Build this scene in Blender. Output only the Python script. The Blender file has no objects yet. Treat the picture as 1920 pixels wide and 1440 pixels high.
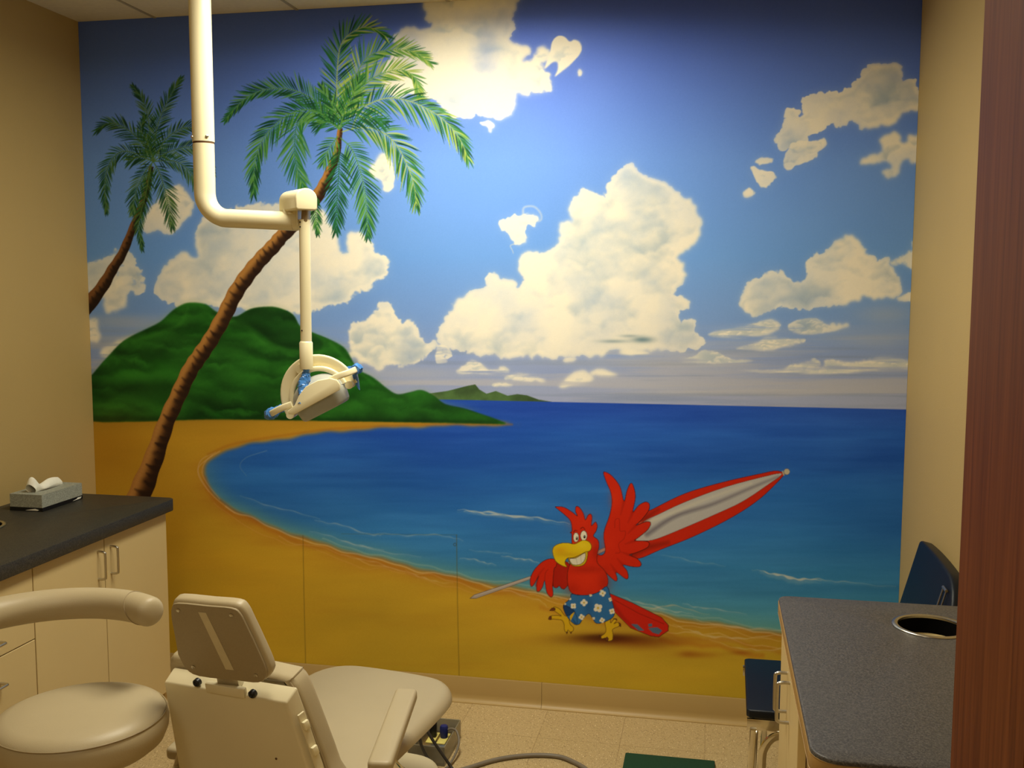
# Dental operatory with a hand painted beach mural (Blender 4.5, procedural only)
import bpy, bmesh, math, random
from mathutils import Vector, Matrix
# ---------------------------------------------------------------- mural painting (numpy canvas)
import numpy as np
CX0, CY0, CW, CH = 140, -30, 1610, 1360       # canvas origin and size, one texel per mural millimetre pair
rng = np.random.default_rng(7)
YY, XX = np.mgrid[0:CH, 0:CW].astype(np.float32)
XX += CX0; YY += CY0
def lin(c):
    c = np.asarray(c, dtype=np.float32) / 255.0
    return np.where(c <= 0.04045, c / 12.92, ((c + 0.055) / 1.055) ** 2.4)
CAN = np.zeros((CH, CW, 3), np.float32)        # kept in sRGB 0..255 while painting
IDM = np.zeros((CH, CW), np.int16)
def noise(scale, octaves=4, seed=0, sx=1.0, sy=1.0, gain=0.5):
    r = np.random.default_rng(seed); out = np.zeros((CH, CW), np.float32); amp = 1.0; tot = 0.0
    for o in range(octaves):
        cx = max(2.0, scale * sx / 2 ** o); cy = max(2.0, scale * sy / 2 ** o)
        gw = int(CW / cx) + 3; gh = int(CH / cy) + 3
        g = r.random((gh, gw)).astype(np.float32)
        fx = np.arange(CW) / cx; fy = np.arange(CH) / cy
        ix = fx.astype(int); iy = fy.astype(int); tx = fx - ix; ty = fy - iy
        tx = (tx * tx * (3 - 2 * tx)).astype(np.float32); ty = (ty * ty * (3 - 2 * ty)).astype(np.float32)
        a = g[iy][:, ix]; b = g[iy][:, ix + 1]; c = g[iy + 1][:, ix]; d = g[iy + 1][:, ix + 1]
        top = a + (b - a) * tx; bot = c + (d - c) * tx
        out += amp * (top + (bot - top) * ty[:, None]); tot += amp; amp *= gain
    return out / tot - 0.5
def blur(a, r):
    r = int(r)
    if r < 1: return a
    for _ in range(2):
        for ax in (0, 1):
            p = np.concatenate([np.repeat(np.take(a, [0], ax), r + 1, ax), a, np.repeat(np.take(a, [-1], ax), r, ax)], ax)
            c = np.cumsum(p, ax, dtype=np.float64)
            n = a.shape[ax]
            a = ((np.take(c, range(2 * r + 1, 2 * r + 1 + n), ax) - np.take(c, range(0, n), ax)) / (2 * r + 1)).astype(np.float32)
    return a
def box(x0, y0, x1, y1):
    i0 = max(0, int(y0 - CY0)); i1 = min(CH, int(y1 - CY0) + 2); j0 = max(0, int(x0 - CX0)); j1 = min(CW, int(x1 - CX0) + 2)
    return (slice(i0, max(i0, i1)), slice(j0, max(j0, j1)))
def smooth_closed(pts, n=6):
    P = np.array(pts, float); N = len(P); out = []
    for i in range(N):
        p0, p1, p2, p3 = P[i - 1], P[i], P[(i + 1) % N], P[(i + 2) % N]
        for k in range(n):
            t = k / n
            out.append(0.5 * ((2 * p1) + (-p0 + p2) * t + (2 * p0 - 5 * p1 + 4 * p2 - p3) * t * t + (-p0 + 3 * p1 - 3 * p2 + p3) * t ** 3))
    return np.array(out)
def smooth_open(pts, n=12):
    P = np.array(pts, float); P = np.vstack([2 * P[0] - P[1], P, 2 * P[-1] - P[-2]]); out = []
    for i in range(1, len(P) - 2):
        p0, p1, p2, p3 = P[i - 1], P[i], P[i + 1], P[i + 2]
        for k in range(n):
            t = k / n
            out.append(0.5 * ((2 * p1) + (-p0 + p2) * t + (2 * p0 - 5 * p1 + 4 * p2 - p3) * t * t + (-p0 + 3 * p1 - 3 * p2 + p3) * t ** 3))
    out.append(P[-2]); return np.array(out)
def polymask(pts, ss=3):
    """anti-aliased coverage of a polygon, full canvas slice + mask"""
    P = np.asarray(pts, float); s = box(P[:, 0].min() - 2, P[:, 1].min() - 2, P[:, 0].max() + 2, P[:, 1].max() + 2)
    h = s[0].stop - s[0].start; w = s[1].stop - s[1].start
    if h <= 0 or w <= 0: return s, np.zeros((max(h, 0), max(w, 0)), np.float32)
    xs = (P[:, 0] - CX0 - s[1].start + 0.5) * ss; ys = (P[:, 1] - CY0 - s[0].start + 0.5) * ss
    acc = np.zeros((h * ss, w * ss + 1), np.int32)
    n = len(P)
    for row in range(h * ss):
        y = row + 0.5
        y2 = np.roll(ys, -1); x2 = np.roll(xs, -1)
        m = ((ys <= y) & (y2 > y)) | ((y2 <= y) & (ys > y))
        if not m.any(): continue
        xi = xs[m] + (y - ys[m]) / (y2[m] - ys[m]) * (x2[m] - xs[m])
        xi = np.clip(np.round(xi).astype(int), 0, w * ss)
        np.add.at(acc[row], xi, 1)
    ins = (np.cumsum(acc, 1)[:, :-1] & 1).astype(np.float32)
    return s, ins.reshape(h, ss, w, ss).mean((1, 3))
def put(s, m, col, pid=None, thr=0.5):
    col = np.asarray(col, np.float32)
    CAN[s] = CAN[s] * (1 - m[..., None]) + col * m[..., None]
    if pid is not None: IDM[s][m > thr] = pid
def poly(pts, col, pid=None, outline=None, ow=1.2, sm=0):
    if sm: pts = smooth_closed(pts, sm)
    s, m = polymask(pts); put(s, m, col, pid)
    if outline is not None:
        stroke(np.vstack([pts, pts[:1]]), ow, ow, outline, pid)
    return s, m
def stroke(pts, w0, w1, col, pid=None, alpha=1.0, soft=0.6, profile=None):
    """tapered stroke along a polyline (w = full width)"""
    P = np.asarray(pts, float); W = max(w0, w1) + 2
    s = box(P[:, 0].min() - W, P[:, 1].min() - W, P[:, 0].max() + W, P[:, 1].max() + W)
    X = XX[s]; Y = YY[s]
    if X.size == 0: return s, None
    best = np.full(X.shape, -9.0, np.float32); N = len(P) - 1
    for i in range(N):
        a = P[i]; b = P[i + 1]; d = b - a; L = d @ d
        if L < 1e-9: continue
        t = np.clip(((X - a[0]) * d[0] + (Y - a[1]) * d[1]) / L, 0, 1)
        dist = np.hypot(X - a[0] - t * d[0], Y - a[1] - t * d[1])
        u = (i + t) / N
        w = w0 + (w1 - w0) * u if profile is None else profile(u)
        best = np.maximum(best, w * 0.5 - dist)
    m = np.clip(best / soft + 0.5, 0, 1) * alpha
    put(s, m, col, pid, 0.35)
    return s, m
def glow(x, y, rx, ry, col, a):
    s = box(x - 3 * rx, y - 3 * ry, x + 3 * rx, y + 3 * ry)
    m = a * np.exp(-0.5 * (((XX[s] - x) / rx) ** 2 + ((YY[s] - y) / ry) ** 2)); put(s, m.astype(np.float32), col)
def warp(mask, wx, wy):
    i = np.clip(YY - CY0 + wy, 0, CH - 1.001); j = np.clip(XX - CX0 + wx, 0, CW - 1.001)
    i0 = i.astype(int); j0 = j.astype(int); ti = i - i0; tj = j - j0
    return (mask[i0, j0] * (1 - ti) * (1 - tj) + mask[i0 + 1, j0] * ti * (1 - tj) + mask[i0, j0 + 1] * (1 - ti) * tj + mask[i0 + 1, j0 + 1] * ti * tj).astype(np.float32)
PARTS = {}                                     # id -> (name, parent id or None, label)
def part(i, name, parent=None, label=None): PARTS[i] = (name, parent, label)

# ---- sky
part(1, 'painted_sky'); IDM[:] = 1
def ramp(t, stops):
    out = np.zeros(t.shape + (3,), np.float32)
    ts = [a for a, _ in stops]
    for k in range(3): out[..., k] = np.interp(t, ts, [c[k] for _, c in stops])
    return out
CAN[:] = ramp(YY, [(0, (82, 110, 218)), (120, (98, 134, 242)), (300, (114, 162, 252)), (480, (114, 168, 248)), (600, (128, 168, 236)), (680, (150, 170, 222)), (770, (174, 184, 220))])
CAN += (noise(300, 4, 1) * 16)[..., None] * np.array([1, 1, .6])
# grey-lilac streaks low in the sky
st = noise(240, 5, 2, 1.6, 0.06); band = np.clip((YY - 600) / 70, 0, 1)
m = np.clip(st * 5 + 0.1, 0, 1) * band * 0.45; CAN[:] = CAN * (1 - m[..., None]) + np.array([212, 206, 204]) * m[..., None]
st = noise(200, 5, 3, 1.8, 0.05)
m = np.clip(st * 5 - 0.1, 0, 1) * band * 0.4; CAN[:] = CAN * (1 - m[..., None]) + np.array([122, 140, 178]) * m[..., None]
for (x, y, rx, ry, a) in [(240, 640, 70, 9, .5), (230, 600, 60, 7, .4), (420, 590, 60, 10, .3), (1660, 590, 40, 14, .35), (1640, 640, 50, 8, .3), (760, 700, 90, 9, .4), (1200, 680, 160, 8, .35), (1400, 730, 200, 10, .35), (260, 610, 60, 5, .3)]:
    glow(x, y, rx, ry, (200, 200, 205), a)

NWX = noise(34, 4, 11, gain=.62) * 22 + noise(8, 2, 16) * 6; NWY = noise(34, 4, 12, gain=.62) * 22 + noise(8, 2, 17) * 6
NB = noise(70, 4, 13); NB2 = noise(120, 4, 14); NF = noise(16, 3, 15); NST = noise(60, 4, 18, 1.6, .12); NSO = noise(90, 2, 19)
def disc(full, cx, cy, r, ry, soft=1.5):
    q = box(cx - r - 2, cy - ry - 2, cx + r + 2, cy + ry + 2)
    if full[q].size == 0: return
    d = np.sqrt(((XX[q] - cx) / r) ** 2 + ((YY[q] - cy) / ry) ** 2); full[q] = np.maximum(full[q], np.clip((1 - d) * r / soft, 0, 1))
def cloud(pid, pts, wispy=0.0, amp=1.0, alpha=1.0, seed=1, flat=False, sm=4, puff=1.0, part_name='painted_cloud', lumps=True):
    P = smooth_closed(pts, sm) if sm else np.array(pts, float)
    s, m = polymask(P); full = np.zeros((CH, CW), np.float32); full[s] = m
    x0, y0 = P.min(0); x1, y1 = P.max(0); mid = P.mean(0)
    b = box(x0 - 40, y0 - 40, x1 + 40, y1 + 40); r = np.random.default_rng(seed); size = min(x1 - x0, y1 - y0)
    if flat: full = blur(full, 2)
    if lumps:
        step = 0.0
        for k in range(len(P)):
            a = P[k]; c = P[(k + 1) % len(P)]; step += np.hypot(*(c - a))
            if step < (4 if flat else 6): continue
            step = 0; rr = r.uniform(3, 6.5) if flat else r.uniform(4, 4 + .075 * min(size, 170)); t = c - a; n_ = np.array([-t[1], t[0]]) / (np.hypot(*t) + 1e-6)
            if (mid - a) @ n_ < 0: n_ = -n_
            if flat and a[1] > mid[1]: continue
            p = a + n_ * rr * r.uniform(.35, .8); disc(full, p[0], p[1], rr, rr * (.7 if flat else 1))
    full = blur(full, 1 + wispy * 3)
    wm = warp(full, NWX * amp, NWY * amp * (0.45 if flat else 1.0))
    if wispy: wm = wm * np.clip(1.1 + (NF * 2 + NB) * 1.8 * wispy, 0, 1)
    sh_ = np.clip(1.7 + NSO * 4, 1.02, 2.8) if not wispy else (3.0 - 1.6 * wispy)
    wm = np.clip((wm - 0.45) * sh_ + 0.45, 0, 1)
    if lumps: k_ = np.clip(.5 + NSO * 2.4 + NB * 1.5, 0, .9); wm = wm * (1 - k_) + blur(wm, 3) * k_
    if flat: wm = wm * np.clip(1.15 + NST * 3.2 - np.clip((YY - mid[1]) / max(6, (y1 - y0)), 0, 1) * .9, 0, 1)
    halo = blur(wm, 9) * 0.30
    put(b, np.clip(halo[b] - wm[b] * 0.3, 0, 1), (176, 200, 232))
    shade = np.full((CH, CW), 0.74, np.float32)
    n = int(70 * puff * max(1, (x1 - x0) * (y1 - y0) / 22000.0))
    cen = [(r.uniform(x0 - 5, x1 + 5), r.uniform(y0 - 5, y1 + 5)) for _ in range(n)]
    cen.sort(key=lambda q: q[1])
    for (cx, cy) in cen:
        rr = r.uniform(0.09, 0.25) * min(size, 170) * (0.8 if flat else 1.0) + 4
        q = box(cx - rr * 1.3, cy - rr * 1.3, cx + rr * 1.3, cy + rr * 1.3)
        if CAN[q].size == 0: continue
        dx = (XX[q] + NWX[q] * .6 - cx) / rr; dy = (YY[q] + NWY[q] * .6 - cy) / (rr * (0.55 if flat else 0.9)); d = np.sqrt(dx * dx + dy * dy)
        a = np.clip((1.0 - d) * 3.2, 0, 1) * np.clip(0.70 - dy * 0.6, 0, 1) * 0.75
        v = 1.0 - 0.46 * np.clip(dy * 0.6 + 0.30 + 0.25 * dx, 0, 1)
        shade[q] = shade[q] * (1 - a) + v * a
    shade = shade[b] + NB2[b] * 0.42 + NB[b] * 0.26 + NF[b] * 0.10
    rim = np.clip(1 - blur(wm, 10)[b] * 1.08, 0, .5) * .5; shade = shade + rim
    t = np.clip((shade - 0.54) / 0.46, 0, 1)[..., None]
    col = np.array([166, 188, 206]) * (1 - t) + np.array([252, 247, 232]) * t
    put(b, wm[b] * alpha * np.clip(.93 + NB[b] * .5, .6, 1), col, pid, 0.42)
    part(pid, part_name)
c8 = lambda L: [(680 + x / 3.0, y / 3.0) for x, y in L]
c7 = lambda L: [(1280 + x / 2.057, 100 + y / 2.057) for x, y in L]
c6 = lambda L: [(660 + x / 2.743, 300 + y / 2.743) for x, y in L]
c3 = lambda L: [(150 + x / 3.13, 20 + y / 3.13) for x, y in L]
c4 = lambda L: [(400 + x / 3.348, 20 + y / 3.348) for x, y in L]
c5 = lambda L: [(150 + x / 3.0, 460 + y / 3.0) for x, y in L]
c1 = lambda L: [(860 + x / 4.0, 860 + y / 4.0) for x, y in L]
c2 = lambda L: [(1160 + x / 5.647, 860 + y / 5.647) for x, y in L]
pid = 20
def nc(pts, **k):
    global pid
    pid += 1; cloud(pid, pts, seed=pid, **k)
nc([(797, -25), (800, 20), (812, 40), (800, 56), (778, 60), (768, 54), (752, 58), (742, 72), (748, 90), (732, 112), (724, 150), (735, 178), (790, 178), (830, 190), (850, 216), (869, 213), (872, 190), (900, 205), (935, 214), (960, 196), (972, 172), (1000, 170), (1010, 150), (1000, 128), (980, 116), (985, 96), (962, 74), (962, 45), (952, 34), (966, 0), (960, -25)], puff=1.2)
nc(c8([(930, 380), (960, 330), (990, 270), (1030, 265), (1060, 290), (1040, 320), (1000, 345), (1020, 400), (1030, 440), (1060, 470), (1050, 500), (1000, 505), (960, 520), (900, 470)]), wispy=.9)
# the molar shaped cloud
nc(c8([(1085, 210), (1112, 199), (1140, 208), (1165, 232), (1192, 222), (1220, 235), (1232, 265), (1222, 300), (1180, 352), (1125, 398), (1080, 432), (1096, 395), (1098, 360), (1085, 348), (1060, 358), (1022, 388), (1036, 340), (1055, 290), (1066, 240)]), amp=.12, puff=.5, lumps=False)
nc(c8([(1205, 400), (1222, 392), (1232, 415), (1215, 428)]), amp=.3, wispy=.5)
nc(c8([(660, 690), (700, 675), (735, 690), (740, 715), (715, 735), (700, 705)]), amp=.4, wispy=.5)
nc(c8([(45, 940), (75, 890), (110, 868), (150, 890), (175, 960), (180, 1010), (150, 1075), (110, 1070), (95, 1010), (50, 985)]), amp=.6, wispy=.4)
nc([(295, 535), (305, 505), (340, 482), (375, 476), (378, 440), (395, 405), (450, 388), (520, 384), (575, 392), (602, 402), (612, 430), (630, 450), (655, 492), (664, 465), (688, 452), (704, 472), (728, 494), (700, 528), (668, 545), (650, 562), (610, 578), (560, 588), (510, 580), (470, 584), (430, 574), (380, 568), (330, 566), (300, 556)], puff=1.3)
nc(c3([(375, 1285), (395, 1190), (455, 1140), (500, 1070), (560, 1030), (605, 1060), (655, 1130), (650, 1185), (600, 1240), (540, 1295), (490, 1302), (440, 1260), (400, 1300)]), amp=.7)
nc([(160, 505), (190, 482), (222, 468), (244, 480), (258, 510), (272, 540), (256, 552), (238, 548), (228, 578), (205, 590), (210, 560), (190, 560), (160, 545)], wispy=.45)
nc([(160, 605), (180, 598), (186, 620), (182, 640), (162, 638)], wispy=.5)
nc([(190, 655), (250, 630), (262, 640), (220, 668), (190, 670)], wispy=.5, flat=True)
nc([(656, 655), (664, 612), (698, 592), (714, 566), (734, 578), (745, 600), (770, 612), (800, 640), (818, 650), (790, 672), (745, 682), (700, 688), (664, 672)])
nc([(826, 640), (830, 602), (862, 572), (898, 545), (936, 536), (962, 552), (984, 528), (974, 500), (990, 474), (1030, 467), (1052, 455), (1060, 425), (1080, 418), (1075, 385), (1100, 360), (1136, 372), (1152, 345), (1166, 318), (1186, 314), (1206, 336), (1240, 340), (1272, 360), (1298, 385), (1310, 420), (1292, 460), (1268, 480), (1280, 505), (1276, 530), (1262, 548), (1282, 572), (1262, 592), (1250, 602), (1278, 620), (1322, 640), (1280, 655), (1200, 654), (1150, 660), (1060, 668), (980, 670), (900, 662), (838, 652)], puff=1.1)
nc(c6([(760, 320), (800, 305), (850, 285), (905, 280), (950, 300), (930, 322), (895, 325), (882, 410), (850, 432), (822, 400), (775, 355)]), wispy=.35, amp=.7)
stroke(smooth_open(c6([(880, 285), (885, 245), (935, 240), (970, 275), (970, 310), (920, 318)])), 3.4, 2, (236, 232, 222), None, .5, 4)
stroke(smooth_open(c6([(845, 430), (815, 440), (825, 465), (830, 480)])), 2, 1, (226, 226, 222), None, .6, 2)
nc(c7([(228, 965), (250, 910), (290, 868), (340, 858), (380, 892), (440, 888), (492, 850), (488, 800), (540, 778), (580, 722), (620, 704), (672, 725), (700, 780), (738, 800), (728, 855), (800, 820), (842, 882), (832, 922), (790, 942), (700, 930), (680, 952), (560, 978), (400, 982), (280, 992)]))
nc(c7([(358, 345), (395, 262), (460, 240), (468, 180), (530, 150), (600, 160), (618, 205), (640, 150), (700, 142), (720, 60), (770, 40), (832, 50), (852, 100), (900, 108), (912, 205), (840, 222), (790, 272), (720, 276), (660, 240), (620, 272), (570, 265), (520, 292), (450, 312), (400, 362), (370, 368)]), wispy=.3)
nc(c7([(398, 390), (440, 345), (500, 335), (552, 335), (522, 370), (510, 402), (462, 420), (400, 446)]), amp=.6, wispy=.35)
nc(c7([(695, 415), (770, 385), (768, 335), (820, 298), (842, 340), (880, 345), (915, 315), (915, 418), (860, 410), (830, 460), (780, 470), (800, 425), (740, 412)]), amp=.7, wispy=.3)
nc(c7([(272, 440), (310, 448), (348, 462), (345, 492), (318, 516), (290, 490)]), amp=.6, wispy=.4)
nc(c7([(280, 410), (330, 402), (345, 415), (300, 425)]), amp=.4, wispy=.6)
nc(c7([(232, 542), (255, 522), (280, 540), (255, 552)]), amp=.3, wispy=.5)
nc(c7([(800, 810), (850, 780), (905, 730), (905, 830), (860, 820)]), amp=.7, wispy=.7)
nc(c7([(830, 940), (905, 920), (905, 960), (860, 960)]), amp=.5, wispy=.4)
nc(c7([(95, 1085), (160, 1065), (250, 1050), (300, 1035), (345, 1028), (372, 1050), (350, 1075), (290, 1095), (180, 1098)]), flat=True, amp=.5)
nc(c7([(405, 1055), (440, 1028), (510, 1024), (560, 1050), (640, 1048), (590, 1070), (490, 1085), (430, 1075)]), flat=True, amp=.5)
nc(c7([(200, 1138), (290, 1115), (330, 1095), (470, 1105), (400, 1130), (320, 1148), (240, 1146)]), flat=True, amp=.5)
nc(c7([(-20, 1185), (40, 1170), (80, 1148), (130, 1155), (190, 1180), (285, 1185), (200, 1196), (80, 1196)]), flat=True, amp=.5)
nc(c7([(180, 1222), (370, 1222), (420, 1205), (500, 1190), (530, 1215), (560, 1182), (640, 1190), (700, 1185), (780, 1172), (905, 1190), (905, 1215), (720, 1225), (560, 1242), (400, 1236)]), flat=True, amp=.5)
nc(c6([(538, 1092), (570, 1060), (610, 1028), (650, 1045), (690, 1075), (740, 1078), (780, 1062), (800, 1095), (700, 1102), (600, 1098)]), flat=True, amp=.5)
nc(c6([(1065, 1165), (1110, 1125), (1150, 1088), (1200, 1090), (1235, 1125), (1200, 1150), (1130, 1160), (1090, 1172)]), flat=True, amp=.5)
nc(c6([(1225, 1098), (1270, 1072), (1320, 1085), (1375, 1108), (1300, 1115)]), flat=True, amp=.4)
nc(c6([(1090, 1030), (1125, 1012), (1150, 1028), (1110, 1042)]), flat=True, amp=.4)
nc(c6([(1370, 990), (1430, 975), (1530, 990), (1450, 1008)]), flat=True, amp=.4)
nc(c6([(430, 1035), (440, 965), (470, 955), (520, 1000), (470, 1008), (500, 1040), (450, 1048)]), flat=True, amp=.5, wispy=.3)
nc(c6([(780, 1112), (850, 1098), (920, 1108), (1010, 1140), (920, 1142), (850, 1132)]), flat=True, amp=.4, wispy=.35)
nc(c6([(720, 1155), (770, 1145), (840, 1158), (760, 1166)]), flat=True, amp=.3, wispy=.4)
for (x, y, rx, ry, a) in [(1205, 637, 14, 4, .8), (1150, 640, 18, 2.4, .5), (1180, 630, 12, 2, .4)]: glow(x, y, rx, ry, (96, 130, 150), a)

def foam(q, w, a, col):
    P = smooth_open(q, 14); L = len(P); k = np.arange(L); P[:, 1] += 1.1 * np.sin(k * .37 + q[0][0]) + .8 * np.sin(k * .9 + q[0][1])
    stroke(P, w, w, col, None, a, 2.2, profile=lambda u: w * np.clip(np.sin(np.pi * np.clip(u, .02, .98)), 0, 1) * (.75 + .35 * np.sin(u * 31 + q[0][0])))
    stroke(P + [0, w], w * 1.6, w * 1.6, col, None, a * .22, 5, profile=lambda u: w * 1.8 * np.sin(np.pi * u))
# ---- distant islet, sea, beach, hill
HZ = lambda x: 749.5 + (x - 850) * 0.0214
part(2, 'painted_islet'); part(3, 'painted_sea'); part(4, 'painted_beach'); part(5, 'painted_hill')
isl = c6([(400, 1200), (430, 1196), (490, 1188), (560, 1170), (600, 1160), (634, 1154), (655, 1180), (692, 1202), (740, 1188), (800, 1212), (850, 1204), (900, 1210), (960, 1232), (1030, 1244), (1030, 1260), (400, 1260)])
s, m = poly(isl, (74, 104, 62), 2)
v = (noise(26, 4, 21) * 60)[s][..., None] * m[..., None]; CAN[s] += v * np.array([.7, 1, .5])
s = np.s_[:, :]
sea = (YY > HZ(XX)).astype(np.float32); sea = np.clip(YY - HZ(XX) + .5, 0, 1)
depth = np.clip((YY - HZ(XX)) / 430.0, 0, 1)
seac = ramp(depth, [(0, (40, 88, 198)), (.12, (36, 92, 200)), (.35, (40, 108, 202)), (.55, (48, 122, 206)), (.8, (62, 142, 202)), (1, (90, 164, 188))])
seac += (noise(240, 5, 31, 1.4, .22) * 46)[..., None] * np.array([.5, .9, .8])
seac += (noise(60, 3, 32, 2.0, .16) * 16)[..., None]
put(s, sea, seac, 3)
shore = [(1760, 1245), (1600, 1212), (1460, 1186), (1300, 1162), (1150, 1134), (1000, 1108), (860, 1082), (750, 1056), (640, 1029), (560, 1004), (490, 978), (432, 950), (396, 915), (384, 882), (398, 858), (448, 838), (540, 821), (640, 808), (780, 800), (900, 797), (975, 797)]
SH = smooth_open(shore, 10)
SH[:, 1] += 1.6 * np.sin(SH[:, 0] * .05) + 1.1 * np.sin(SH[:, 0] * .13)
sand = np.vstack([SH, [[975, 797], [900, 784], [500, 780], [100, 776], [100, 1400], [1800, 1400]]])
ss_, mm_ = polymask(sand); full = np.zeros((CH, CW), np.float32); full[ss_] = mm_
soft = blur(full, 3)
near = blur(full, 22)
# shallow green water near the shore
m = np.clip(near * 1.5, 0, .75) * (1 - full) * np.clip((YY - 840) / 120, 0, 1)
put(s, m.astype(np.float32), (112, 168, 158))
sandc = ramp(YY, [(775, (180, 142, 40)), (820, (204, 158, 44)), (900, (202, 158, 46)), (1000, (210, 168, 48)), (1150, (206, 168, 48)), (1320, (194, 166, 48))])
sandc += (noise(180, 4, 41, 1.6, .6) * 34)[..., None] * np.array([1, .7, .1]) + (noise(70, 3, 42, 2, .5) * 14)[..., None] * np.array([1, .8, .2])
near2 = blur(full, 34); wet = np.clip((1 - near2) * 1.9 + noise(50, 3, 77, 2.4, .3) * .5, 0, 1) ** 1.3 * np.clip((YY - 800) / 90, .25, 1)
sandc = sandc * (1 - .62 * wet[..., None]) + np.array([176, 106, 34]) * .62 * wet[..., None]
put(s, soft, sandc, None); IDM[full > .5] = 4
# white upper strip along far beach
put(s, (np.exp(-0.5 * ((YY - 786) / 3.5) ** 2) * full * .4).astype(np.float32), (150, 120, 40))
def offs(dy, amp, ph, x0, x1):
    q = SH[(SH[:, 0] > x0) & (SH[:, 0] < x1) & (SH[:, 1] > 885)].copy(); q[:, 1] += dy + amp * np.sin(q[:, 0] * .035 + ph) + amp * .5 * np.sin(q[:, 0] * .09 + ph); return q
for dy, amp, ph, x0, x1, w, a, col in [(4, 2, 0, 420, 1700, 2.4, .5, (226, 214, 178)), (12, 4, 1.5, 520, 1700, 1.6, .45, (228, 196, 140)), (20, 4, 3, 400, 900, 1.5, .35, (222, 170, 110)), (26, 5, 2, 1180, 1700, 2.0, .5, (230, 200, 150)), (33, 4, .5, 1000, 1700, 7, .3, (188, 104, 30)), (10, 3, .4, 380, 1000, 7, .3, (178, 96, 30)), (-6, 2, 2, 600, 1700, 3, .28, (190, 206, 190)), (46, 3, 2, 1230, 1430, 9, .35, (190, 100, 26))]:
    q = offs(dy, amp, ph, x0, x1)
    if len(q) > 2: stroke(q, w, w, col, None, a, 2 if w < 4 else 7)
for q, w, a in [([(1262, 1170), (1300, 1184), (1340, 1194), (1400, 1196), (1470, 1190)], 4, .6), ([(1300, 1160), (1350, 1172), (1420, 1180), (1500, 1186)], 3, .55), ([(1330, 1200), (1390, 1216), (1440, 1218), (1520, 1214)], 2.6, .45), ([(1150, 1122), (1210, 1140), (1260, 1136), (1330, 1152)], 3, .5), ([(905, 1098), (960, 1110), (1010, 1126), (1030, 1140)], 2.4, .4), ([(990, 1104), (1040, 1122), (1060, 1126)], 2.4, .35), ([(760, 1068), (800, 1086), (850, 1094)], 2.4, .4), ([(640, 1040), (700, 1054), (760, 1072)], 2, .4)]:
    foam(q, w, a, (224, 204, 166))
for q in [[(404, 848), (378, 862), (371, 884), (380, 906), (404, 934), (440, 962)], [(412, 846), (388, 862), (379, 884), (388, 906), (412, 936)], [(398, 854), (374, 874), (374, 892), (392, 922)]]:
    stroke(smooth_open(q), 2.2, 1.4, (214, 178, 132), None, .55, 1.6)
stroke(smooth_open([(500, 845), (462, 858), (450, 874), (462, 892)]), 1.6, 1, (150, 180, 205), None, .35, 1.6)
stroke(smooth_open([(390, 852), (440, 832), (540, 815), (640, 803), (800, 796), (960, 796)]), 4, 3, (176, 112, 36), None, .5, 4)
for q, w, a in [([(858, 956), (900, 959), (960, 967), (1020, 973), (1068, 983)], 3, .7), ([(870, 958), (920, 964), (1000, 972)], 1.6, .8), ([(700, 1000), (760, 1003), (830, 1004), (868, 1014)], 1.4, .4), ([(590, 975), (640, 985), (700, 1003), (720, 1000)], 1.6, .45), ([(450, 930), (520, 952), (600, 972)], 1.4, .35), ([(1410, 1068), (1440, 1074), (1490, 1084), (1540, 1087), (1590, 1092), (1680, 1100)], 2.0, .45), ([(1425, 1070), (1460, 1078), (1500, 1086), (1540, 1087)], 4, .8), ([(940, 1043), (980, 1048), (1012, 1055)], 1.8, .6), ([(862, 1045), (900, 1052), (930, 1060)], 1.6, .5), ([(1280, 1132), (1320, 1140), (1400, 1150)], 2, .45), ([(1160, 1118), (1200, 1130), (1260, 1145), (1300, 1152)], 3, .45), ([(580, 995), (640, 1012), (700, 1030), (790, 1045)], 2, .35), ([(880, 1030), (960, 1040)], 1.2, .3), ([(1240, 1040), (1300, 1052), (1360, 1062)], 1.4, .3), ([(640, 1015), (720, 1032)], 1.2, .4)]:
    foam(q, w * 1.25, a, (218, 222, 216))
# hill
hill = [(150, 722), (172, 704), (200, 672), (232, 640), (268, 620), (300, 604), (322, 584), (345, 570), (368, 568), (388, 572), (404, 584), (424, 592), (444, 594), (470, 580), (500, 576), (522, 578), (548, 590), (562, 612), (580, 622), (615, 636), (645, 652), (660, 676), (672, 694), (700, 708), (724, 728), (745, 740), (770, 736), (790, 732), (812, 742), (834, 758), (868, 766), (900, 776), (930, 786), (948, 795), (900, 794), (700, 790), (400, 786), (150, 787)]
s0, m0 = polymask(smooth_closed(hill, 4)); hf = np.zeros((CH, CW), np.float32); hf[s0] = m0
halo = blur(hf, 7); put(s, np.clip(halo - hf, 0, 1) * .55 * (YY < 770), (150, 176, 130))
hf = blur(hf, 1)
hn = noise(90, 4, 51, 1.3, .8); hn2 = noise(34, 4, 52, 1.4, .7)
hv = np.clip(.42 + hn * .9 + hn2 * .45, 0, 1)
hc = ramp(hv, [(0, (8, 48, 14)), (.35, (18, 78, 20)), (.6, (34, 112, 30)), (1, (70, 150, 50))])
put(s, hf, hc, None); IDM[hf > .5] = 5
rh = np.random.default_rng(5); cen = [(rh.uniform(150, 960), rh.uniform(565, 790)) for _ in range(330)]; cen.sort(key=lambda q: q[1])
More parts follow.
